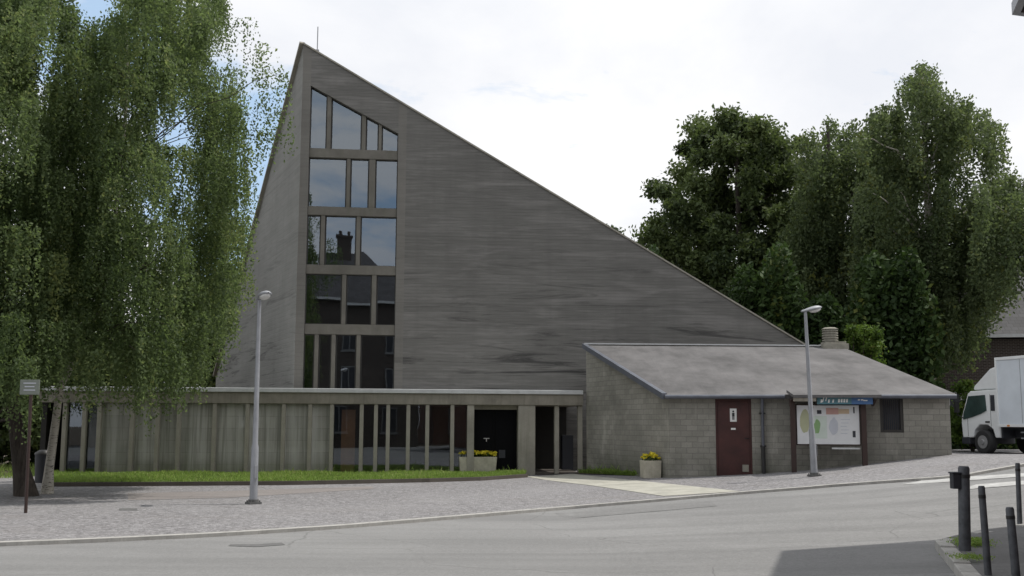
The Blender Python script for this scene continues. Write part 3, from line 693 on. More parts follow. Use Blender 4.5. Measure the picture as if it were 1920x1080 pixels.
# windows: five rows; each is a concrete grid with glass behind
rows = [(None, 279, [(580, 611), (620, 677), (686, 709), (716, 743)]),
        (296, 388, [(574, 649), (657, 691), (704, 742)]),
        (404, 497, [(572, 600), (609, 667), (676, 741)]),
        (514, 608, [(572, 640), (649, 696), (706, 741)]),
        (627, 724, [(571, 588), (597, 620), (629, 667), (676, 740)])]
xm = 657
for i, (yt, yb, panes) in enumerate(rows):
    zb = fl(xm, yb)[1]; ztp = fl(xm, yt)[1] if yt else None
    if i == 4: zb = hb
    mb = MB(); fr = MB(); gl = MB(); ps = [(fl(a, (yt or 230)+40)[0], fl(b, (yt or 230)+40)[0]) for a, b in panes]
    ps[0] = (hl, ps[0][1]); ps[-1] = (ps[-1][0], hr)
    topz = (lambda s: htl+(htr-htl)*(s-hl)/(hr-hl)) if yt is None else (lambda s: ztp)
    for (a, b), (c, d) in zip(ps, ps[1:]):      # mullions
        b += .01; c -= .01; mb.prism([Q(b, zb, .07), Q(c, zb, .07), Q(c, topz(c)-.002, .07), Q(b, topz(b)-.002, .07)], (0, .3, 0))
    if i < 4:                                   # transom beam below this row
        znext = fl(xm, rows[i+1][0])[1]
        mb.prism([Q(hl+.002, znext, .05), Q(hr-.002, znext, .05), Q(hr-.002, zb, .05), Q(hl+.002, zb, .05)], (0, .33, 0))
        fr_s = MB()
    w = mb.build('window', M['fins'], church, local=True, bevel=.012)
    for a, b in ps:
        t = .028; a += .004; b -= .004; y = .17
        fr.prism([Q(a, zb, y), Q(b, zb, y), Q(b, zb+t, y), Q(a, zb+t, y)], (0, .06, 0))
        fr.prism([Q(a, topz(a)-t, y), Q(b, topz(b)-t, y), Q(b, topz(b), y), Q(a, topz(a), y)], (0, .06, 0))
        fr.prism([Q(a, zb+t, y), Q(a+t, zb+t, y), Q(a+t, topz(a+t)-t, y), Q(a, topz(a)-t, y)], (0, .06, 0))
        fr.prism([Q(b-t, zb+t, y), Q(b, zb+t, y), Q(b, topz(b)-t, y), Q(b-t, topz(b-t)-t, y)], (0, .06, 0))
        j = [random.uniform(-.006, .006) for _ in range(2)]+[random.uniform(-.004, .004)]; gl.quad(Q(a, zb, y+.035), Q(b, zb, y+.035+j[0]), Q(b, topz(b), y+.035+j[0]+j[2]), Q(a, topz(a), y+.035+j[2]))
    fr.build('window_frame', M['frame'], w, local=True); gl.build('glass', M['glass'], w, local=True)
# dark room behind the windows
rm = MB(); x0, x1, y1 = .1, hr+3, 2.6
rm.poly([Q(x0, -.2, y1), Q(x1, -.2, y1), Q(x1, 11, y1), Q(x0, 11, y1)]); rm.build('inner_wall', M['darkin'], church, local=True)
an = MB(); az = fl(575, 45)[1]; an.tube([(.45, .2, zt(.45)), (.45, .2, az)], .018, 6); an.box((.45, .2, zt(.45)+.07), (.12, .12, .14)); an.build('lightning_rod', M['lamp_grey'], church, local=True)

# ------------------------------------------------------------ entrance gallery
gb = Vector((G0.x, G0.y, 0)); gallery = empty('entrance_gallery', gb, TH, 'low glazed gallery with slim concrete posts and flat roof along the church front', 'gallery')
def gl2(px, py, back=0.0):
    d = pxdir(px, py); o_ = gb+INW*back; k = (o_-EYE).dot(INW)/d.dot(INW); p = EYE+d*k; return ((p-gb).dot(DIR), p.z)
zT = gl2(700, 729)[1]; zC = gl2(700, 737)[1]; zF = gl2(700, 758)[1]; sL = gl2(70, 740)[0]; sR = gl2(1094, 740)[0]
m = MB(); m.span((sL, 0, zF), (sR, 3.1, zC)); m.build('roof_slab', M['fascia'], gallery, local=True, bevel=.015)
m = MB(); m.span((sL-.06, -.07, zC), (sR-.02, 3.1, zT)); m.build('roof_coping', M['coping'], gallery, local=True, bevel=.012)
postpx = [118, 155, 183, 245, 293, 333, 400, 462, 530, 580, 621, 677, 704, 727, 765, 801, 848]
pz = .02; proto = None
for px in postpx:
    s = gl2(px, 820)[0]
    if proto is None:
        m = MB(); m.span((-.058, -.11, pz), (.058, .1, zF-.002)); proto = m.build('post', M['posts'], gallery, local=True, bevel=.008); o = proto
    else: o = proto.copy(); COL.objects.link(o)
    o.location = (s, .14, 0)
for a, b in ((876, 889), (972, 1004)):
    m = MB(); sa, sb = gl2(a, 820)[0], gl2(b, 820)[0]; m.span((sa, .03, 0), (sb, .55 if a > 900 else .4, zF-.002)); m.build('pillar', M['posts'], gallery, local=True, bevel=.012)
for a in (1045, 1089):
    m = MB(); sa = gl2(a, 820)[0]; m.span((sa-.07, .08, 0), (sa+.07, .26, zF-.002)); m.build('post', M['posts'], gallery, local=True, bevel=.008)
# glass bays between posts
pts = postpx+[882]
for a, b in zip(pts, pts[1:]):
    if 183 <= a < 621: continue
    m = MB(); m.quad((gl2(a, 820)[0], .2, .05), (gl2(b, 820)[0], .2, .05), (gl2(b, 820)[0], .2, zF), (gl2(a, 820)[0], .2, zF))
    m.build('glass', M['glass_low'], gallery, local=True)
m = MB(); m.span((gl2(184, 820)[0], .2, 0), (gl2(622, 820)[0], .36, zF-.003)); m.build('bay_infill', M['panel'], gallery, local=True)  # solid infill standing in for glazed bays, their reflections painted in its colour
m = MB(); sw = gl2(640, 820, .7)[0]; m.span((sw, .62, 0), (sw+.42, .68, 2.02)); m.build('inner_door', mat('orange_brown_wood', f_plain, col=(.2, .09, .035), rough=.5), gallery, local=True)
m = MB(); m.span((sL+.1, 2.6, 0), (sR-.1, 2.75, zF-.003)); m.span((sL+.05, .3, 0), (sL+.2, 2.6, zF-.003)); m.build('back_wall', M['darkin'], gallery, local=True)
m = MB(); m.span((sL+.2, .24, -.1), (sR-.1, 2.6, .12)); m.build('gallery_floor', M['floorin'], gallery, local=True)
sd1, sd2 = gl2(889, 820)[0], gl2(972, 820)[0]
m = MB(); m.span((sd1, .30, gl2(930, 768, .3)[1]), (sd2, .5, zF-.003)); m.build('door_lintel', M['posts'], gallery, local=True)
m = MB(); zd = gl2(930, 768, .3)[1]-.003; mid = (sd1+sd2)/2
m.span((sd1, .42, .12), (mid-.006, .48, zd)); m.span((sd1, .405, .12), (sd1+.07, .42, zd)); m.span((mid-.07, .405, .12), (mid-.006, .42, zd))
dr = m.build('door', M['doordark'], gallery, local=True)
m = MB(); m.span((mid+.006, .42, .12), (sd2, .48, zd)); m.span((sd2-.07, .405, .12), (sd2, .42, zd)); m.span((mid+.006, .405, .12), (mid+.07, .42, zd))
dr2 = m.build('door', M['doordark'], gallery, local=True)
m = MB(); hz = gl2(912, 822, .4)[1]; sx_ = gl2(912, 822, .4)[0]; m.span((sx_-.09, .36, hz-.012), (sx_+.09, .38, hz+.012)); m.span((sx_-.012, .37, hz-.1), (sx_+.012, .405, hz+.01)); m.build('handle', M['steel'], dr, local=True)
m = MB(); m.span((mid+.12, .398, .55), (mid+.32, .404, .8)); m.build('notice', M['darkplastic'], dr2, local=True)
# left end block of the gallery
m = MB(); m.box((gl2(1065, 820, 1.2)[0], 1.4, .7), (.35, .35, 1.1)); m.build('cupboard', M['darkplastic'], gallery, local=True)

# ------------------------------------------------------------ annex
A = onY(1255, 739, 26.3); B = onY(1784, 737, 25.0); ze = A.z; 
d = pxdir(1784, 735); B = EYE+d*(25.0/d.y); B.z = ze
Lr = onY(1099, 648, 31.25); zr = Lr.z; Rr = onz(1575, 652, zr)
Lr = Vector((Lr.x, Lr.y, zr))
annex = empty('annex', (A.x, A.y, 0), 0, 'low concrete block annex with a shallow grey roof and brown red door', 'annex')
wallA = A.xy; wallB = Vector((B.x-.06, B.y+.0)); wL = Lr.xy
def W(p, z): return (p[0], p[1], z)
dAB = (wallB-wallA); uAB = dAB.normalized(); nAB = Vector((uAB.y, -uAB.x))      # outward (towards camera)
def aw(px, py, out=0.0):
    """annex front wall plane -> (distance along, z)"""
    d = pxdir(px, py); n3 = Vector((nAB.x, nAB.y, 0)); o_ = Vector((wallA.x, wallA.y, 0))+n3*out
    k = (o_-EYE).dot(n3)/d.dot(n3); p = EYE+d*k; return ((p.xy-wallA).dot(uAB), p.z)
def AP(s, z, out=0.0): q = wallA+uAB*s+nAB*out; return Vector((q.x, q.y, z))
# openings in the front wall
dS = (aw(1342, 820)[0], aw(1410, 820)[0]); dZ = aw(1375, 748)[1]
wS = (aw(1650, 780)[0], aw(1694, 780)[0]); wZ = (aw(1672, 811)[1], aw(1672, 744)[1])
Ltot = dAB.length
m = MB()
def wq(s0, s1, z0, z1, o0=0., o1=0.): m.quad(AP(s0, z0), AP(s1, z0), AP(s1, z1), AP(s0, z1))
zt_ = ze-.02
wq(0, dS[0], -.3, zt_); wq(dS[0], dS[1], dZ, zt_); wq(dS[1], wS[0], -.3, zt_); wq(wS[0], wS[1], -.3, wZ[0]); wq(wS[0], wS[1], wZ[1], zt_); wq(wS[1], Ltot, -.3, zt_)
for (s, za, zb) in ((dS[0], -.3, dZ), (dS[1], -.3, dZ), (wS[0], *wZ), (wS[1], *wZ)): m.quad(AP(s, za), AP(s, za, -.18), AP(s, zb, -.18), AP(s, zb))
for (sa, sb, z) in ((*dS, dZ), (*wS, wZ[0]), (*wS, wZ[1])): m.quad(AP(sa, z), AP(sb, z), AP(sb, z, -.18), AP(sa, z, -.18))
m.poly([W(wallA, -.3), W(wallA, zt_), W(wL, zr-.05), W(wL, -.3)])
Rw = Rr.xy; m.poly([W(wallB, -.3), W(wallB, zt_), W(Rw, zr-.05), W(Rw, -.3)]); m.poly([W(wL, -.3), W(wL, zr-.05), W(Rw, zr-.05), W(Rw, -.3)])
m.build('wall', M['block'], annex)
# roof: two planes meeting along a faint fold, with thickness, gutters and zinc verge
def sub_roof():
    m = MB(); eA = AP(-.12, ze, .16)+Vector((0, 0, -.02)); eB = AP(Ltot+.14, ze, .16)+Vector((0, 0, -.02)); l = Lr+Vector((-.06, .05, .03)); r = Rr+Vector((.08, .05, .03))
    n1, n2 = 24, 10; vs = []
    for j in range(n2+1):
        for i in range(n1+1):
            u, v = i/n1, j/n2; p = eA.lerp(eB, u).lerp(l.lerp(r, u), v); vs.append(p)
    k = len(vs); fs = [(j*(n1+1)+i, j*(n1+1)+i+1, (j+1)*(n1+1)+i+1, (j+1)*(n1+1)+i) for j in range(n2) for i in range(n1)]
    m.add(vs, fs, 0, True)
    lo = Vector((0, 0, -.1)); m.add([v+lo for v in vs], [f[::-1] for f in fs])
    for a, b in ((eA, eB), (eB, r), (r, l), (l, eA)): m.quad(a, b, b+lo, a+lo)
    o = m.build('roof', M['roof'], annex)
    v = MB(); up = Vector((0, 0, .045))
    def bar(a, b, w, h, z=0):
        t = (b-a).normalized(); s = t.cross(Vector((0, 0, 1))).normalized()*w; zz = Vector((0, 0, z))
        v.prism([a-s+zz, a+s+zz, a+s+zz+Vector((0, 0, h)), a-s+zz+Vector((0, 0, h))], b-a)
    bar(l, eA, .07, .15, -.11); v.build('verge', M['verge'], o)
    v = MB(); bar(l+Vector((0, 0, .012)), r+Vector((0, 0, .012)), .09, .04); v.build('ridge_cap', M['coping'], o)
    v = MB(); s1 = aw(1470, 740)[0]; s2_ = aw(1645, 740)[0]
    for sa, sb in ((-.1, s1), (s2_, Ltot+.12)):
        v = MB(); v.tube([AP(sa, ze-.075, .21), AP(sb, ze-.075, .21)], .055, 10); v.build('gutter', M['verge'], o)
    return o
roof = sub_roof()
# chimney cap on the ridge
cp = onY(1557, 652, Rr.y-.05); ch = MB(); zb = zr
ch.box((cp.x+.1, cp.y, zb+.02), (.8, .55, .18))
ch.box((cp.x+.1, cp.y, zb+.14), (.66, .48, .07))
for k in range(5): ch.cyl((cp.x, cp.y, zb+.20+k*.078), .245, .042, 20)
ch.cyl((cp.x, cp.y, zb+.2), .2, .4, 16); ch.cyl((cp.x, cp.y, zb+.585), .27, .05, 20, r2=.17)
ch.build('chimney', M['terracotta'], roof, bevel=.006)
# door
def gz(s, out=0.): q = AP(s, 0, out); return float(g(q.x, q.y))
zd0 = gz(dS[0])+KOFF+.01
m = MB(); c = lambda s0, s1, z0, z1, o0, o1, mb: mb.prism([AP(s0, z0, o0), AP(s1, z0, o0), AP(s1, z1, o0), AP(s0, z1, o0)], AP(0, 0, o1)-AP(0, 0, o0))
fm = MB(); c(dS[0]+.002, dS[0]+.05, zd0, dZ-.002, -.1, -.03, fm); c(dS[1]-.05, dS[1]-.002, zd0, dZ-.002, -.1, -.03, fm); c(dS[0]+.05, dS[1]-.05, dZ-.05, dZ-.002, -.1, -.03, fm)
c(dS[0]+.052, dS[1]-.052, zd0-.1, dZ-.052, -.1, -.055, m)
dr = m.build('door', M['doorred'], annex, bevel=.006); fm.build('door_frame', M['doorred'], dr)
sg = MB(); sc, zc = aw(1375, 782, -.05); c(sc-.085, sc+.085, zc-.12, zc+.22, -.054, -.048, sg); sgo = sg.build('sign', M['white'], dr, bevel=.003)
pg = MB()      # pictogram of a standing figure
def disc(mb, s, z, r, o0, o1, k=14): mb.prism([AP(s+r*math.cos(2*math.pi*i/k), z+r*math.sin(2*math.pi*i/k), o0) for i in range(k)], AP(0, 0, o1)-AP(0, 0, o0))
disc(pg, sc, zc+.145, .024, -.048, -.045); c(sc-.032, sc+.032, zc+.02, zc+.11, -.048, -.045, pg); c(sc-.026, sc-.004, zc-.07, zc+.02, -.048, -.045, pg); c(sc+.004, sc+.026, zc-.07, zc+.02, -.048, -.045, pg)
pg.build('pictogram', M['black'], sgo)
lt = MB(); sc2, zc2 = aw(1375, 806, -.05); c(sc2-.06, sc2+.06, zc2-.0, zc2+.05, -.054, -.047, lt); lt.build('label_plate', M['white'], dr)
vp = MB(); sc3, zc3 = aw(1398, 878, -.05); c(sc3-.08, sc3+.08, zc3-.09, zc3+.09, -.054, -.044, vp); vp.build('vent_plate', M['terracotta'], dr, bevel=.004)
hd = MB(); hx, hz_ = aw(1403, 822, -.03); hd.tube([AP(hx, hz_, -.055), AP(hx, hz_, 0), AP(hx-.1, hz_, 0)], .011, 8); hd.build('handle', M['black'], dr)
# window
fm = MB(); t = .07
c(wS[0]+.002, wS[0]+t, wZ[0]+.002, wZ[1]-.002, -.12, -.02, fm); c(wS[1]-t, wS[1]-.002, wZ[0]+.002, wZ[1]-.002, -.12, -.02, fm)
c(wS[0]+t, wS[1]-t, wZ[0]+.002, wZ[0]+t, -.12, -.02, fm); c(wS[0]+t, wS[1]-t, wZ[1]-t, wZ[1]-.002, -.12, -.02, fm)
wn = fm.build('window', M['frame'], annex, bevel=.006)
q = MB(); c(wS[0]+t, wS[1]-t, wZ[0]+t, wZ[1]-t, -.1, -.09, q); q.build('glass', mat('dark_louvred_glass', f_plain, col=(.045, .05, .062), rough=.25, var=.2), wn)
q = MB()
for k in range(9):
    s = wS[0]+t+(k+.5)*(wS[1]-wS[0]-2*t)/9; c(s-.006, s+.006, wZ[0]+t, wZ[1]-t, -.085, -.07, q)
q.build('bars', M['frame'], wn)
# drainpipe, wall lamp
dp = MB(); sp_, zp = aw(1431, 838, .1); z0p = gz(sp_)+KOFF
dp.tube([AP(sp_, ze-.12, .2), AP(sp_, ze-.3, .09), AP(sp_, zp, .09)], .04, 10); dpo = dp.build('drainpipe', M['verge'], annex)
d2 = MB(); d2.tube([AP(sp_, zp+.02, .09), AP(sp_, z0p, .09)], .052, 10)
d2.build('pipe_shoe', M['black'], dpo)
for zz in (zp+.02, ze-.5): m = MB(); m.box(AP(sp_, zz, .06), (.13, .12, .04)); m.build('pipe_clamp', M['black'], dpo)
wl = MB(); sq, zq = aw(1632, 746, .12); wl.box(AP(sq, zq, .09), (.16, .16, .08)); wl.box(AP(sq, zq-.0, .01), (.08, .04, .12)); wl.build('wall_lamp', M['black'], annex, bevel=.01)
# inside of annex stays dark
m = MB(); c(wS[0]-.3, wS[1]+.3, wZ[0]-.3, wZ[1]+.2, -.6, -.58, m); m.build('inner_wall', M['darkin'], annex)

# ------------------------------------------------------------ notice board under its little roof
nb_s0, nb_s1 = aw(1490, 800, .55)[0], aw(1618, 800, .55)[0]; o_ = .55
nbz = min(gz(nb_s0, o_), gz(nb_s1, o_))
nb = empty('notice_board', (AP((nb_s0+nb_s1)/2, nbz+KOFF, o_)), 0, 'covered notice board with brown posts, map panel and blue header banner', 'notice board')
for s in (nb_s0-.04, nb_s1+.02):
    m = MB(); c(s-.06, s+.06, gz(s, o_)+KOFF-.05, ze-.14, o_-.06, o_+.06, m); m.build('post', M['brownwood'], nb, bevel=.008)
zb0 = aw(1555, 833, o_)[1]; zb1 = aw(1555, 760, o_)[1]
m = MB(); c(nb_s0+.03, nb_s1-.05, zb0-.03, zb1+.03, o_-.05, o_-.02, m); m.build('back_board', M['brownwood'], nb)
m = MB(); c(nb_s0+.06, nb_s1-.08, zb0, zb1, o_-.02, o_, m); pnl = m.build('panel', M['b_paper'], nb, bevel=.004)
def px_rect(name, x0, y0, x1, y1, material, lift=.004, parent=pnl):
    s0, z0 = aw(x0, y1, o_); s1, z1 = aw(x1, y0, o_); m = MB(); c(s0, s1, z0, z1, o_+.001, o_+lift, m); return m.build(name, material, parent)
def px_blob(name, cx, cy, rx, ry, material, lift=.005, k=18, jag=.14):
    r3 = random.Random(int(cx*cy)); m = MB(); pts = []
    for i in range(k):
        a = 2*math.pi*i/k; f = 1+r3.uniform(-jag, jag); s, z = aw(cx+rx*f*math.cos(a), cy-ry*f*math.sin(a), o_); pts.append(AP(s, z, o_+.001))
    m.prism(pts, AP(0, 0, lift)-AP(0, 0, 0)); return m.build(name, material, pnl)
px_blob('map_area', 1509, 790, 9, 22, M['b_olive'], jag=.08)
px_rect('map_sheet', 1524, 780, 1550, 822, M['b_mint'], .003); px_blob('map_area', 1532, 800, 6, 13, M['b_green'], .008)
px_blob('map_area', 1563, 800, 8, 17, M['b_grey'], .005); px_rect('map_strip', 1549, 765, 1572, 777, M['b_red'], .005); px_rect('map_strip', 1572, 767, 1592, 776, M['b_orange'], .005)
px_rect('map_strip', 1532, 769, 1540, 776, M['darkplastic'], .006); px_rect('map_mark', 1599, 808, 1604, 820, M['darkplastic'], .006); px_rect('map_mark', 1600, 763, 1602, 775, M['darkplastic'], .006)
for k in range(5): px_rect('text_line', 1576+k % 2, 786+k*6.5, 1594-(k*3) % 7, 787.2+k*6.5, M['b_grey'], .004)
# header banner in blue with white marks, hung at the front of the little roof
oh = .78
m = MB(); s0, z0 = aw(1532, 758, oh); s1, z1 = aw(1636, 742, oh); c(s0, s0+(s1-s0)*.62, z0, z1, oh, oh+.02, m); hb_ = m.build('header_banner', M['b_teal'], nb)
m = MB(); c(s0+(s1-s0)*.62+.002, s1, z0, z1, oh, oh+.021, m); m.build('header_banner', M['b_blue'], nb)
m = MB()
def wbit(x0, y0, x1, y1, sh=0):
    m = MB()
    a = aw(x0, y1, oh); b = aw(x1, y1, oh); c_ = aw(x1+sh, y0, oh); d_ = aw(x0+sh, y0, oh)
    m.prism([AP(a[0], a[1], oh+.022), AP(b[0], b[1], oh+.022), AP(c_[0], c_[1], oh+.022), AP(d_[0], d_[1], oh+.022)], AP(0, 0, .004)-AP(0, 0, 0)); m.build('letter', M['white'], hb_)
for x in (1538, 1552, 1560): wbit(x, 749, x+3, 755, 1)
wbit(1541, 744, 1543, 754, 3); wbit(1547, 743, 1549, 752, 2)
for x in (1571, 1576, 1581, 1586): wbit(x, 748, x+3.2, 754.5, .5)
for x in (1608, 1614): wbit(x, 748.5, x+4, 751, .5)
wbit(1618, 750, 1626, 752, .3)
m = MB(); s0, s1 = aw(1474, 740)[0], aw(1641, 740)[0]
e0 = AP(s0, ze+.03, .14); e1 = AP(s1, ze+.03, .14); f1 = AP(s1, ze-.12, .92); f0 = AP(s0+.1, ze-.12, .92)
m.prism([e0, e1, f1, f0], (0, 0, .07)); m.build('roof', M['roof'], nb)
m = MB(); m.prism([AP(s0+.05, ze-.13, .16), AP(s0+.05, ze-.32, .3), AP(s0+.05, ze-.16, .85)], uAB.to_3d()*.06); m.build('bracket', M['brownwood'], nb); m = MB(); m.prism([AP(s1-.15, ze-.13, .16), AP(s1-.15, ze-.32, .3), AP(s1-.15, ze-.16, .85)], uAB.to_3d()*.06); m.build('bracket', M['brownwood'], nb)
m = MB(); c(s0+.1, aw(1530, 750, .86)[0], ze-.21, ze-.125, .84, .9, m); m.build('fascia_board', M['fascia'], nb)
m = MB(); c(nb_s1-.75, nb_s1-.08, zb0-.12, zb0-.08, o_-.05, o_-.01, m); m.build('rail', M['coping'], nb)

# ------------------------------------------------------------ planters
def flowers(mb_pos, n, w, d, z, parent, ht=.24):
    P = np.c_[rng.uniform(-w/2, w/2, n*14), rng.uniform(-d/2, d/2, n*14), rng.uniform(0, ht*.75, n*14)]+np.array(mb_pos)+np.array([0, 0, z])
    leaf_mesh('leaves', P, .028, rng.uniform(0, .9, len(P)), M['bush'], parent, .0)
    P = []
    for _ in range(n):
        x, y = random.uniform(-w/2, w/2)*1.03, random.uniform(-d/2, d/2); zz = ht*(.6+.5*random.random())*(1-.25*abs(x/(w/2)))
        P.append(rng.normal(size=(16, 3))*[.03, .03, .012]+[x, y, zz])
    P = np.concatenate(P)+np.array(mb_pos)+np.array([0, 0, z])
    leaf_mesh('flowers', P, .032, rng.uniform(0, .95, len(P)), M['petal'], parent, .0, aspect=.8)
def planter(loc, w, d, h, label, taper=.94, nf=26):
    e = empty('flower_planter', loc, TH, label, 'planter', 'concrete flower planters'); mb = MB(); t = .06
    ring = lambda k, z: [(-w/2*k, -d/2*k, z), (w/2*k, -d/2*k, z), (w/2*k, d/2*k, z), (-w/2*k, d/2*k, z)]
    lo, hi = ring(taper, 0), ring(1, h); k2 = (w/2-t)/(w/2); hin = [(x*k2, y*(d/2-t)/(d/2), z) for x, y, z in hi]; sn = [(x, y, h-.07) for x, y, z in hin]
    mb.add(lo+hi+hin+sn, [(0, 1, 5, 4), (1, 2, 6, 5), (2, 3, 7, 6), (3, 0, 4, 7), (4, 5, 9, 8), (5, 6, 10, 9), (6, 7, 11, 10), (7, 4, 8, 11), (8, 9, 13, 12), (9, 10, 14, 13), (10, 11, 15, 14), (11, 8, 12, 15)])
    mb.build('tub', M['planter'], e, local=True, bevel=.012); mb = MB(); mb.poly(sn); mb.build('soil', M['soil'], e, local=True)
    # flowers() works in local coordinates here
    off = np.array(loc)
    flowers(tuple(off), nf, w-.1, d-.1, h-.06, e); return e
p = ong(1220, 896, KOFF); planter(p, .48, .48, .46, 'small square concrete tub of yellow flowers standing by the annex corner', nf=20)
p = ong(895, 884, KOFF+.1); planter(p, 1.17, .5, .45, 'wide concrete trough of yellow flowers in front of the entrance door', nf=60)

# ------------------------------------------------------------ street lamps
def lamp_proto():
    e = empty('street_lamp', (0, 0, 0), 0, 'x', 'street lamp', 'grey street lamps on the square'); H = 4.0
    m = MB(); m.tube([(0, 0, .02), (0, 0, 1.1), (0, 0, 1.16), (0, 0, H)], [.078, .07, .055, .036], 16); m.build('pole', M['lamp_grey'], e, local=True)
    m = MB(); m.box((0, 0, .02), (.24, .24, .04)); m.cyl((0, 0, .04), .1, .05, 16)
    for a in (-1, 1):
        for b in (-1, 1): m.cyl((a*.09, b*.09, .04), .014, .03, 6)
    m.build('base_plate', M['patch'], e, local=True)
    m = MB(); m.box((.083, 0, .62), (.012, .07, .26)); m.build('hatch', M['lamp_grey'], e, local=True, bevel=.004)
    # head: shell with glass bowl, tilted up
    m = MB(); rows_ = []; n = 14
    xs = [-.1, -.06, 0, .08, .18, .28, .36, .41, .43]; ws = [.03, .045, .055, .085, .12, .125, .1, .06, .015]; hs = [.03, .04, .045, .06, .075, .078, .062, .035, .01]
    vs = []; fs = []
    for x, w, h in zip(xs, ws, hs):
        for k in range(n):
            a = 2*math.pi*k/n; zz = math.sin(a)*h; vs.append((x, math.cos(a)*w, zz if zz > 0 else zz*.45))
    for i in range(len(xs)-1):
        for k in range(n): fs.append((i*n+k, (i+1)*n+k, (i+1)*n+(k+1) % n, i*n+(k+1) % n))
    m.add(vs, fs, 0, True); m.add(vs[:n], [tuple(range(n))]); hd = m.build('head', M['lamp_grey'], e, local=True)
    hd.location = (0, 0, H+.02); hd.rotation_euler = (0, -.2, 0)
    m = MB(); m.ball((.25, 0, -.025), (.15, .1, .065), 14, 8); m.build('glass_bowl', M['lamp_glass'], hd, local=True)
    return e
lp = lamp_proto(); lp['label'] = 'grey street lamp standing on the square in front of the gallery, nearer the camera'
pl_ = ong(475, 945, KOFF); lp.location = pl_; lp.rotation_euler = (0, R(-.4), R(-52))
l2 = copy_tree(lp); l2['label'] = 'grey street lamp standing in front of the notice board by the annex'
p2_ = ong(1527, 893, KOFF); l2.location = p2_; l2.rotation_euler = (0, R(-1.6), R(12))
for lamp_, top_px, in ((lp, (553, 945)), (l2, (577, 893))):
    dist = (lamp_.location-EYE).dot(Vector((0, 1, 0))); h = onY(500 if lamp_ is lp else 1515, top_px[0], dist).z-lamp_.location.z
    sc = h/4.1; lamp_.scale = (1, 1, sc)

# ------------------------------------------------------------ sign on a pole, litter bin (left)
p = ong(48, 962, KOFF); sg = empty('pole_sign', p, 0, 'small pale rectangular sign on a leaning thin pole in the birch shade', 'sign')
tp = onY(58, 738, p.y)
m = MB(); m.tube([p, tp+Vector((0, 0, .2))], .028, 10); m.build('pole', M['brownwood'], sg)
tc = onY(56, 726, p.y-.04); m = MB(); m.box(tc, (.34, .02, .26)); pl2 = m.build('sign_panel', mat('pale_green_sign', f_plain, col=(.17, .19, .16), rough=.5), sg, bevel=.004)  # panel colour darkened to carry the birch shade
m = MB()
for k, w in enumerate((.22, .17, .2)): m.box(tc+Vector((0, -.012, .07-.06*k)), (w, .003, .018))
m.build('text_line', M['b_grey'], pl2)
p = ong(80, 905, KOFF); bn = empty('litter_bin', p, 0, 'dark litter bin standing in front of the birch trunk', 'litter bin')
m = MB(); m.tube([p, p+Vector((0, 0, .72))], [.19, .22], 18); m.build('bin_body', M['darkplastic'], bn)
m = MB(); m.tube([p+Vector((0, 0, .72)), p+Vector((0, 0, .76)), p+Vector((0, 0, .84))], [.235, .235, .12], 18); m.build('lid', M['black'], bn)

# ------------------------------------------------------------ bollards
def bollard(px_b, px_t, r, label, box=False, gr='thin dark bollards on the near pavement'):
    b = ong(px_b[0], px_b[1], .09); t = onY(px_t[0], px_t[1], b.y); e = empty('bollard', b, 0, label, 'bollard', gr)
    d = (t-b); m = MB(); m.tube([b-Vector((0, 0, .05)), b+d*.5, b+d*.975, t], [r*1.03, r, r*.97, r*.8], 18); m.build('post', M['bollard'], e)
    m = MB(); m.tube([b+d*.86, b+d*.9], r*1.05, 18); m.build('collar', M['black'], e)
    if box:
        q = b+d*.82+Vector((-r-.035, 0, 0)); m = MB(); m.box(q, (.09, .1, .17)); m.box(q+Vector((0, 0, .095)), (.11, .12, .02)); m.build('side_box', M['darkplastic'], e, bevel=.008)
    return e
bollard((1809, 1032), (1807, 874), .064, 'thickest dark bollard with a small box fixed to its side', True, 'bollards')
bollard((1853, 1078), (1840, 911), .033, 'thin dark bollard next to the thick one, leaning slightly')
bollard((1908, 1108), (1893, 951), .036, 'nearest thin dark bollard, cut by the bottom edge')
bollard((1912, 979), (1908, 868), .032, 'farthest thin dark bollard beside the right edge, by the kerb')
# weeds around the thick bollard
b = ong(1812, 1022, .09)
def tuft(cx, cy, z, n, sp, h, sz):
    P = np.c_[rng.normal(cx, sp, n), rng.normal(cy, sp, n), rng.uniform(0, h, n)+z]; return P
leaf_mesh('weeds', np.concatenate([tuft(b.x+.05, b.y-.03, b.z, 1500, .10, .07, .02), tuft(nc.x+.42, nc.y-.12, nc.z-.01, 900, .09, .05, .02), tuft(near_e[1][0]+.2, near_e[1][1], nc.z-.01, 500, .09, .04, .02)]), .011, rng.uniform(0, 1, 2900), M['grass'], None, -.5)
tag(bpy.data.objects['weeds'], 'low green weeds growing at the foot of the thick bollard', 'weeds', kind='stuff')

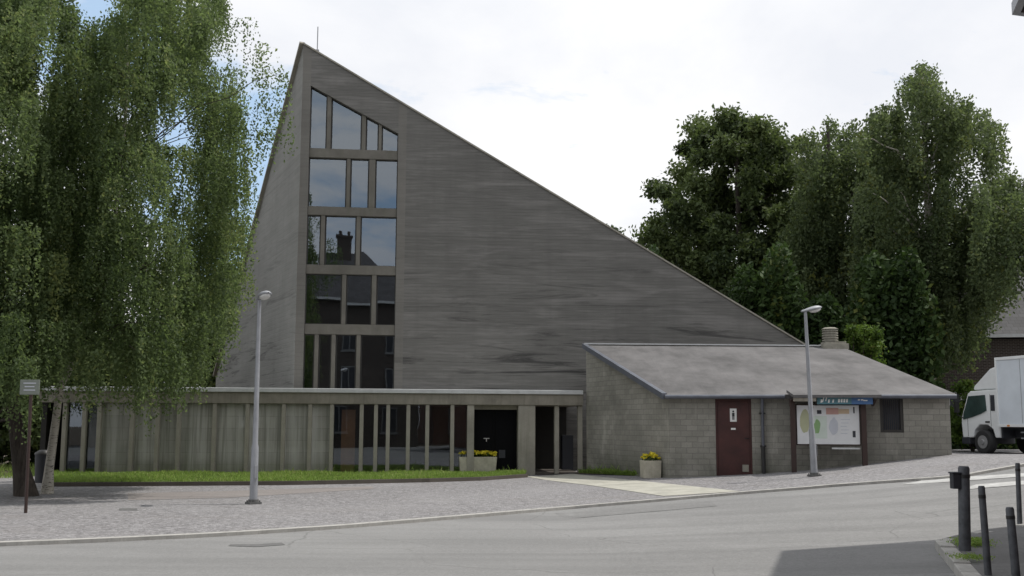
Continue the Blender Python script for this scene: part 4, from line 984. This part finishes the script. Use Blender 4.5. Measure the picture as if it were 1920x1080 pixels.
# ------------------------------------------------------------ grass blades
def grass(name, label, n, poly_a, poly_b, off, h, cat='grass'):
    A_ = resample(poly_a, 200); B_ = resample(poly_b, 200); i = rng.integers(0, 199, n); t = rng.uniform(0, 1, n)[:, None]; f = rng.uniform(0, 1, n)[:, None]
    A2 = A_[i]*(1-f)+A_[i+1]*f; B2_ = B_[i]*(1-f)+B_[i+1]*f; P = A2+(B2_-A2)*t
    pat = np.sin(P[:, 0]*1.7+np.sin(P[:, 1]*2.3))*.5+np.sin(P[:, 0]*5.3+P[:, 1]*4)*.3+np.sin(P[:, 0]*11.7-P[:, 1]*7)*.2
    keep = rng.uniform(0, 1, n) < .68+.4*pat; P = P[keep]; pat = pat[keep]; n = len(P)
    z = g(P[:, 0], P[:, 1])+off; hh = h*rng.uniform(.35, 1.25, n)*(1+.55*pat); hh[rng.uniform(0, 1, n) > .985] *= 2.1; a = rng.uniform(0, 2*math.pi, n); w = .009
    base = np.c_[P, z]; dx = np.c_[np.cos(a)*w, np.sin(a)*w, np.zeros(n)]; tip = base+np.c_[rng.normal(size=n)*.35*hh, rng.normal(size=n)*.35*hh, hh]
    midp = (base+tip)/2+np.c_[np.zeros(n), np.zeros(n), hh*.1]
    V = np.stack([base-dx, base+dx, midp+dx*.8, tip], 1).reshape(-1, 3).astype(np.float32)
    me = bpy.data.meshes.new(name); me.vertices.add(4*n); me.vertices.foreach_set('co', V.ravel()); me.loops.add(4*n); me.loops.foreach_set('vertex_index', np.arange(4*n, dtype=np.int32))
    me.polygons.add(n); me.polygons.foreach_set('loop_start', np.arange(0, 4*n, 4, dtype=np.int32)); me.update(calc_edges=True)
    at = me.attributes.new('tint', 'FLOAT', 'FACE'); at.data.foreach_set('value', np.clip(rng.uniform(0, .9, n)+.25*pat+(rng.uniform(0, 1, n) > .9)*.5, 0, 1).astype(np.float32)); me.materials.append(M['grass'])
    o = bpy.data.objects.new(name, me); COL.objects.link(o); tag(o, label, cat, kind='stuff'); return o
grass('grass', 'strip of bright rough grass along the foot of the glazed gallery', 60000, [p.xy for p in gA], [p.xy-INW.xy*.12 for p in gB], KOFF+.09, .075)
grass('ground_cover', 'low green plants along the foot of the annex side wall', 9000, [ong(1085, 888, KOFF).xy, ong(1200, 893, KOFF).xy], [gal(1092).xy, (wallA*.45+wL*.55)-Vector((.1, 0))], KOFF+.01, .16, 'ground cover')
grass('verge_grass', 'patch of grass in the distance beyond the birch trunks', 16000, [Vector((-24, 27)), Vector((-13.5, 28))], [Vector((-30, 36)), Vector((-15, 36))], KOFF, .12)

# ------------------------------------------------------------ white box truck
fwp = ong(1849, 851, KOFF-.02); hd = R(90+17)
truck = empty('box_truck', (0, 0, 0), hd, 'white cab-over box truck parked beyond the annex, cut by the right edge', 'truck')
# local frame: x forward, y left, z up; front left wheel contact at (1.55, .85, 0) from origin between axles
Rz = Matrix.Rotation(hd, 3, 'Z'); org = fwp-Rz @ Vector((2.0, .86, 0)); org.z = fwp.z; truck.location = org
TRUCK_SCALE = 1.07
fx = 2.0       # front axle x
def slab_side(mb, prof, y0, y1, mi=0): mb.prism([(x, y0, z) for x, z in prof], (0, y1-y0, 0), mi)
TG = mat('truck_glass', f_plain, col=(.035, .06, .055), rough=.1, var=.3, spec=.8, sc=2)
cabp = [(fx-.72, .52), (fx-.5, .52), (fx-.42, .78), (fx-.2, .93), (fx+.15, .93), (fx+.38, .75), (fx+.44, .52), (fx+.92, .5), (fx+.96, 1.0), (fx+.93, 1.2), (fx+.62, 1.95), (fx+.5, 2.02), (fx-.72, 2.05)]
m = MB(); slab_side(m, cabp, -.93, .93); m.build('cab', M['truckw'], truck, local=True, bevel=.035)
for sy in (.934, -.958):
  m = MB(); slab_side(m, [(fx-.28, 1.22), (fx+.5, 1.2), (fx+.76, 1.3), (fx+.84, 1.36), (fx+.58, 1.88), (fx-.12, 1.9), (fx-.2, 1.86)][:] if False else [(fx-.2, 1.38), (fx+.05, 1.28), (fx+.45, 1.17), (fx+.84, 1.1), (fx+.82, 1.28), (fx+.56, 1.86), (fx-.16, 1.88)], sy, sy+.024)
  m.build('side_window', TG, truck, local=True)
m = MB(); m.prism([(fx+.925, -.82, 1.24), (fx+.925, .82, 1.24), (fx+.66, .82, 1.88), (fx+.66, -.82, 1.88)], (.03, 0, .015)); m.build('windscreen', M['darkplastic'], truck, local=True)
for sy in (.93, -.95):
    m = MB(); m.box((fx-.22, sy+.012, 1.02), (.17, .035, .05)); m.build('door_handle', M['black'], truck, local=True)
m = MB(); m.box((fx-.36, .932, 1.3), (.008, .012, 1.2)); m.build('door_gap', M['darkplastic'], truck, local=True); m = MB(); m.box((fx+.66, .932, .86), (.008, .012, .6)); m.build('door_gap', M['darkplastic'], truck, local=True)
fair = [(fx-.7, 2.06), (fx+.52, 2.06), (fx+.45, 2.2), (fx-.25, 2.72), (fx-.7, 2.84)]
m = MB(); slab_side(m, fair, -.8, .8); fo = m.build('roof_fairing', M['truckw'], truck, local=True, bevel=.05)
m = MB(); slab_side(m, [(fx-.74, 2.1), (fx-.5, 2.1), (fx-.55, 2.78), (fx-.74, 2.84)], .805, .815); m.build('fairing_edge', M['darkplastic'], truck, local=True)
m = MB(); m.box((fx+.8, 0, .42), (.36, 1.86, .24)); m.build('bumper', M['darkplastic'], truck, local=True, bevel=.03)
for sy in (-.68, .68):
    m = MB(); m.box((fx+.965, sy, .72), (.04, .32, .18)); m.build('headlight', M['lamp_glass'], truck, local=True, bevel=.01)
for sy in (-1, 1):
    m = MB(); m.tube([(fx+.8, sy*.9, 1.75), (fx+.95, sy*1.08, 1.7), (fx+.95, sy*1.08, 1.25), (fx+.85, sy*.93, 1.15)], .014, 6); m.box((fx+.95, sy*1.1, 1.5), (.07, .16, .34))
    m.build('mirror', M['black'], truck, local=True)
m = MB(); m.span((fx-5.2, -1.02, .88), (fx-.76, 1.02, 2.98)); bx_ = m.build('cargo_box', M['truckbox'], truck, local=True, bevel=.012)
m = MB()
for z in (.86, 2.95): m.span((fx-5.22, -1.045, z), (fx-.74, 1.045, z+.09))
for x in (fx-5.22, fx-.81): 
    for sy in (-1.045, 1.0): m.span((x, sy, .95), (x+.07, sy+.045, 2.95))
m.build('box_rail', M['truckw'], bx_, local=True, bevel=.006)
m = MB(); m.span((fx-5.1, -.42, .55), (fx+.7, -.34, .78)); m.span((fx-5.1, .34, .55), (fx+.7, .42, .78)); m.span((fx-2.9, .5, .42), (fx-1.9, .92, .8)); m.span((fx-3.0, -.92, .42), (fx-1.7, -.5, .8)); m.span((fx-.8, -.9, .5), (fx-.74, .9, .86)); m.build('chassis', M['darkplastic'], truck, local=True)
def wheel(x, y):
    m = MB(); m.tube([(x, y-.13, .38), (x, y-.11, .38), (x, y+.11, .38), (x, y+.13, .38)], [.33, .38, .38, .33], 28); w = m.build('wheel', M['rubber'], truck, local=True)
    m = MB(); s = 1 if y > 0 else -1; m.tube([(x, y+s*.1, .38), (x, y+s*.14, .38)], [.21, .21], 24); m.tube([(x, y+s*.14, .38), (x, y+s*.17, .38)], [.09, .07], 14); m.build('rim', M['rim'], w, local=True)
for x in (fx, fx-3.3):
    for y in (.84, -.84): wheel(x, y)
for x in (fx-3.3,):
    for sy in (-1, 1): m = MB(); m.tube([(x+.48*math.cos(a), sy*.84, .38+.48*math.sin(a)) for a in np.linspace(0, math.pi, 9)], .03, 6); m.build('mudguard', M['black'], truck, local=True)

for k in range(4):
    m = MB(); m.span((fx-1.75-k*.95, 1.019, .97), (fx-1.735-k*.95, 1.026, 2.95)); m.build('panel_seam', M['lamp_grey'], bx_, local=True)
for x in (fx-1.2, fx-3.0, fx-4.8):
    m = MB(); m.span((x-.05, 1.046, .875), (x+.05, 1.06, .925)); m.build('marker_light', mat('amber_marker', f_plain, col=(.6, .22, .03), rough=.3), bx_, local=True)
m = MB(); m.span((fx-1.55, .9, .5), (fx-2.85, .93, .54)); m.span((fx-1.55, .9, .68), (fx-2.85, .93, .72)); m.build('side_guard', M['lamp_grey'], truck, local=True)
m = MB(); m.box((fx-.47, .94, 1.62), (.16, .012, .5)); m.build('rear_pillar_vent', M['darkplastic'], truck, local=True)
m = MB(); m.box((fx+.9, .86, .82), (.1, .1, .08)); m.build('indicator', mat('amber_lens', f_plain, col=(.6, .25, .04), rough=.25), truck, local=True)
truck.scale = (TRUCK_SCALE,)*3
truck.location = fwp-(Rz @ Vector((2.0, .86, 0)))*TRUCK_SCALE; truck.location.z = fwp.z

# ------------------------------------------------------------ houses
def house_box(e, x0, x1, y0, y1, zb, zw, wallm, name='wall'):
    m = MB(); m.span((x0, y0, zb-.3), (x1, y1, zw)); return m.build(name, wallm, e, local=True)
def win(e, x, y, z, w, h, ax='y', s=-1, col='white'):
    m = MB(); t = .07
    def bx(a0, a1, z0, z1, d0, d1):
        if ax == 'y': m.span((x+a0, y+min(s*d0, s*d1), z+z0), (x+a1, y+max(s*d0, s*d1), z+z1))
        else: m.span((x+min(s*d0, s*d1), y+a0, z+z0), (x+max(s*d0, s*d1), y+a1, z+z1))
    bx(-w/2, -w/2+t, 0, h, .0, .06); bx(w/2-t, w/2, 0, h, .0, .06); bx(-w/2+t, w/2-t, 0, t, .0, .06); bx(-w/2+t, w/2-t, h-t, h, .0, .06); bx(-t/2, t/2, t, h-t, .0, .055)
    bx(-w/2-.08, w/2+.08, -.1, -.002, 0, .12)
    f = m.build('window', M[col], e, local=True); m = MB(); bx(-w/2+t, w/2-t, t, h-t, .004, .02); m.build('pane', M['darkplastic'], f, local=True)
# far house behind the truck
hp = onY(1900, 640, 47.0); hz = .7; fh = empty('house', (hp.x, hp.y, hz), R(-10), 'dark brick house with slate mansard roof behind the background birches', 'house')
house_box(fh, -5, 14, 0, 9, 0, 5.0, M['brickdark'])
ez = 5.15
m = MB(); m.add([(-5.5, -.7, ez), (14.5, -.7, ez), (14.5, 9.7, ez), (-5.5, 9.7, ez), (-3.6, .9, ez+1.3), (12.6, .9, ez+1.3), (12.6, 8.1, ez+1.3), (-3.6, 8.1, ez+1.3), (-1.6, 4.4, ez+4.4), (10.6, 4.4, ez+4.4)],
    [(0, 1, 5, 4), (1, 2, 6, 5), (2, 3, 7, 6), (3, 0, 4, 7), (4, 5, 9, 8), (5, 6, 9), (6, 7, 8, 9), (7, 4, 8), (0, 3, 2, 1)]); rfo = m.build('roof', M['cladding'], fh, local=True)
m = MB(); m.span((-5.55, -.8, ez-.14), (14.5, -.68, ez+.02)); m.build('gutter', M['coping'], rfo, local=True)
m = MB(); m.span((2.2, .2, ez+.5), (4.6, 3.5, ez+2.3)); do = m.build('dormer', M['cladding'], rfo, local=True)
m = MB(); m.span((2.0, -.05, ez+2.3), (4.8, 3.6, ez+2.45)); m.build('dormer_roof', M['coping'], rfo, local=True)
win(fh, 3.4, .19, ez+.8, 1.5, 1.2); 
for x in (-3, 0, 3, 6): win(fh, x, 0, 1.0, 1.2, 1.5)
m = MB(); m.span((-.2, 3.9, ez+3.5), (.7, 4.9, ez+5.4)); m.build('chimney', M['brick'], rfo, local=True)

# near house on the right: its gutter corner tips into the frame, its shadow falls on the road
ec = onY(1910, 6, 13.2); hr_ = R(18)
nh = empty('house', (ec.x, ec.y, 0), 0, 'near brick house at the right, only its gutter corner showing in the top corner', 'house')
EZ = ec.z
MB.XF = Matrix(((.965, .31, 0), (.26, .951, 0), (0, 0, 1)))      # footprint skewed so its cast shadow takes the wanted outline on the road
house_box(nh, .62, 9, -14, -.55, 0, EZ-.05, M['brick'])
m = MB(); m.add([(.0, -14.6, EZ), (9.6, -14.6, EZ), (9.6, 0, EZ), (0, 0, EZ), (4.8, -10, EZ+3.4), (4.8, -4.6, EZ+3.4)], [(0, 1, 4), (1, 2, 5, 4), (2, 3, 5), (3, 0, 4, 5), (0, 3, 2, 1)])
rr = m.build('roof', M['slate'], nh, local=True)
m = MB(); m.span((-.1, -14.7, EZ-.14), (.02, .1, EZ+.03)); m.span((.02, -.02, EZ-.14), (9.7, .1, EZ+.03)); m.build('gutter', M['lamp_grey'], rr, local=True)
for y in (-2.5, -6, -9.5):
    for z in (1.0, 4.1): win(nh, .62, y, z, 1.1, 1.6, 'x', -1)
for x in (3, 6.5):
    for z in (1.0, 4.1): win(nh, x, -.55, z, 1.1, 1.6, 'y', 1)

MB.XF = None

# town houses across the road behind the camera; the church windows mirror them
def town(cx, y, w, dp, zw, zr_, label, wallm, chim=True, rz=0.0, mans=True):
    e = empty('town_house', (cx, y, 0), rz, label, 'house', 'houses across the road')
    house_box(e, -w/2, w/2, -dp, 0, 0, zw, wallm)
    m = MB(); o = .4; m.add([(-w/2-o, -dp-o, zw), (w/2+o, -dp-o, zw), (w/2+o, o, zw), (-w/2-o, o, zw), (-w*.16, -dp/2, zr_), (w*.16, -dp/2, zr_)], [(0, 1, 5, 4), (1, 2, 5), (2, 3, 4, 5), (3, 0, 4), (0, 3, 2, 1)])
    r_ = m.build('roof', M['slate'], e, local=True)
    if chim:
        m = MB(); m.span((-.55, -dp*.45-.4, zr_-1.2), (.55, -dp*.45+.4, zr_+1.15)); m.span((-.63, -dp*.45-.48, zr_+1.15), (.63, -dp*.45+.48, zr_+1.32))
        for x in (-.3, .3): m.cyl((x, -dp*.45, zr_+1.32), .12, .35, 10)
        m.build('chimney', M['brickdark'], r_, local=True)
    m = MB(); m.span((-w/2-o, o, zw-.15), (w/2+o, o+.1, zw+.02)); m.build('gutter', M['coping'], r_, local=True)
    for zz in np.arange(1.0, zw-1.6, 2.9):
        for x in np.arange(-w/2+1.7, w/2-.8, 3.4): win(e, float(x), 0, float(zz), 1.05, 1.75, 'y', 1, 'winframe')
    return e
town(-3.0, -7, 10.5, 9, 10.6, 15.1, 'tall dark brick house with a big chimney, mirrored in the church windows', M['brickdark'])
town(-14.5, -6, 9, 9, 6.2, 9.5, 'pale rendered house across the road left of the tall brick one', M['render'], False)
town(8.8, -14, 9, 8, 6.4, 9.6, 'brick house across the road right of the tall brick one', M['brick'], True)
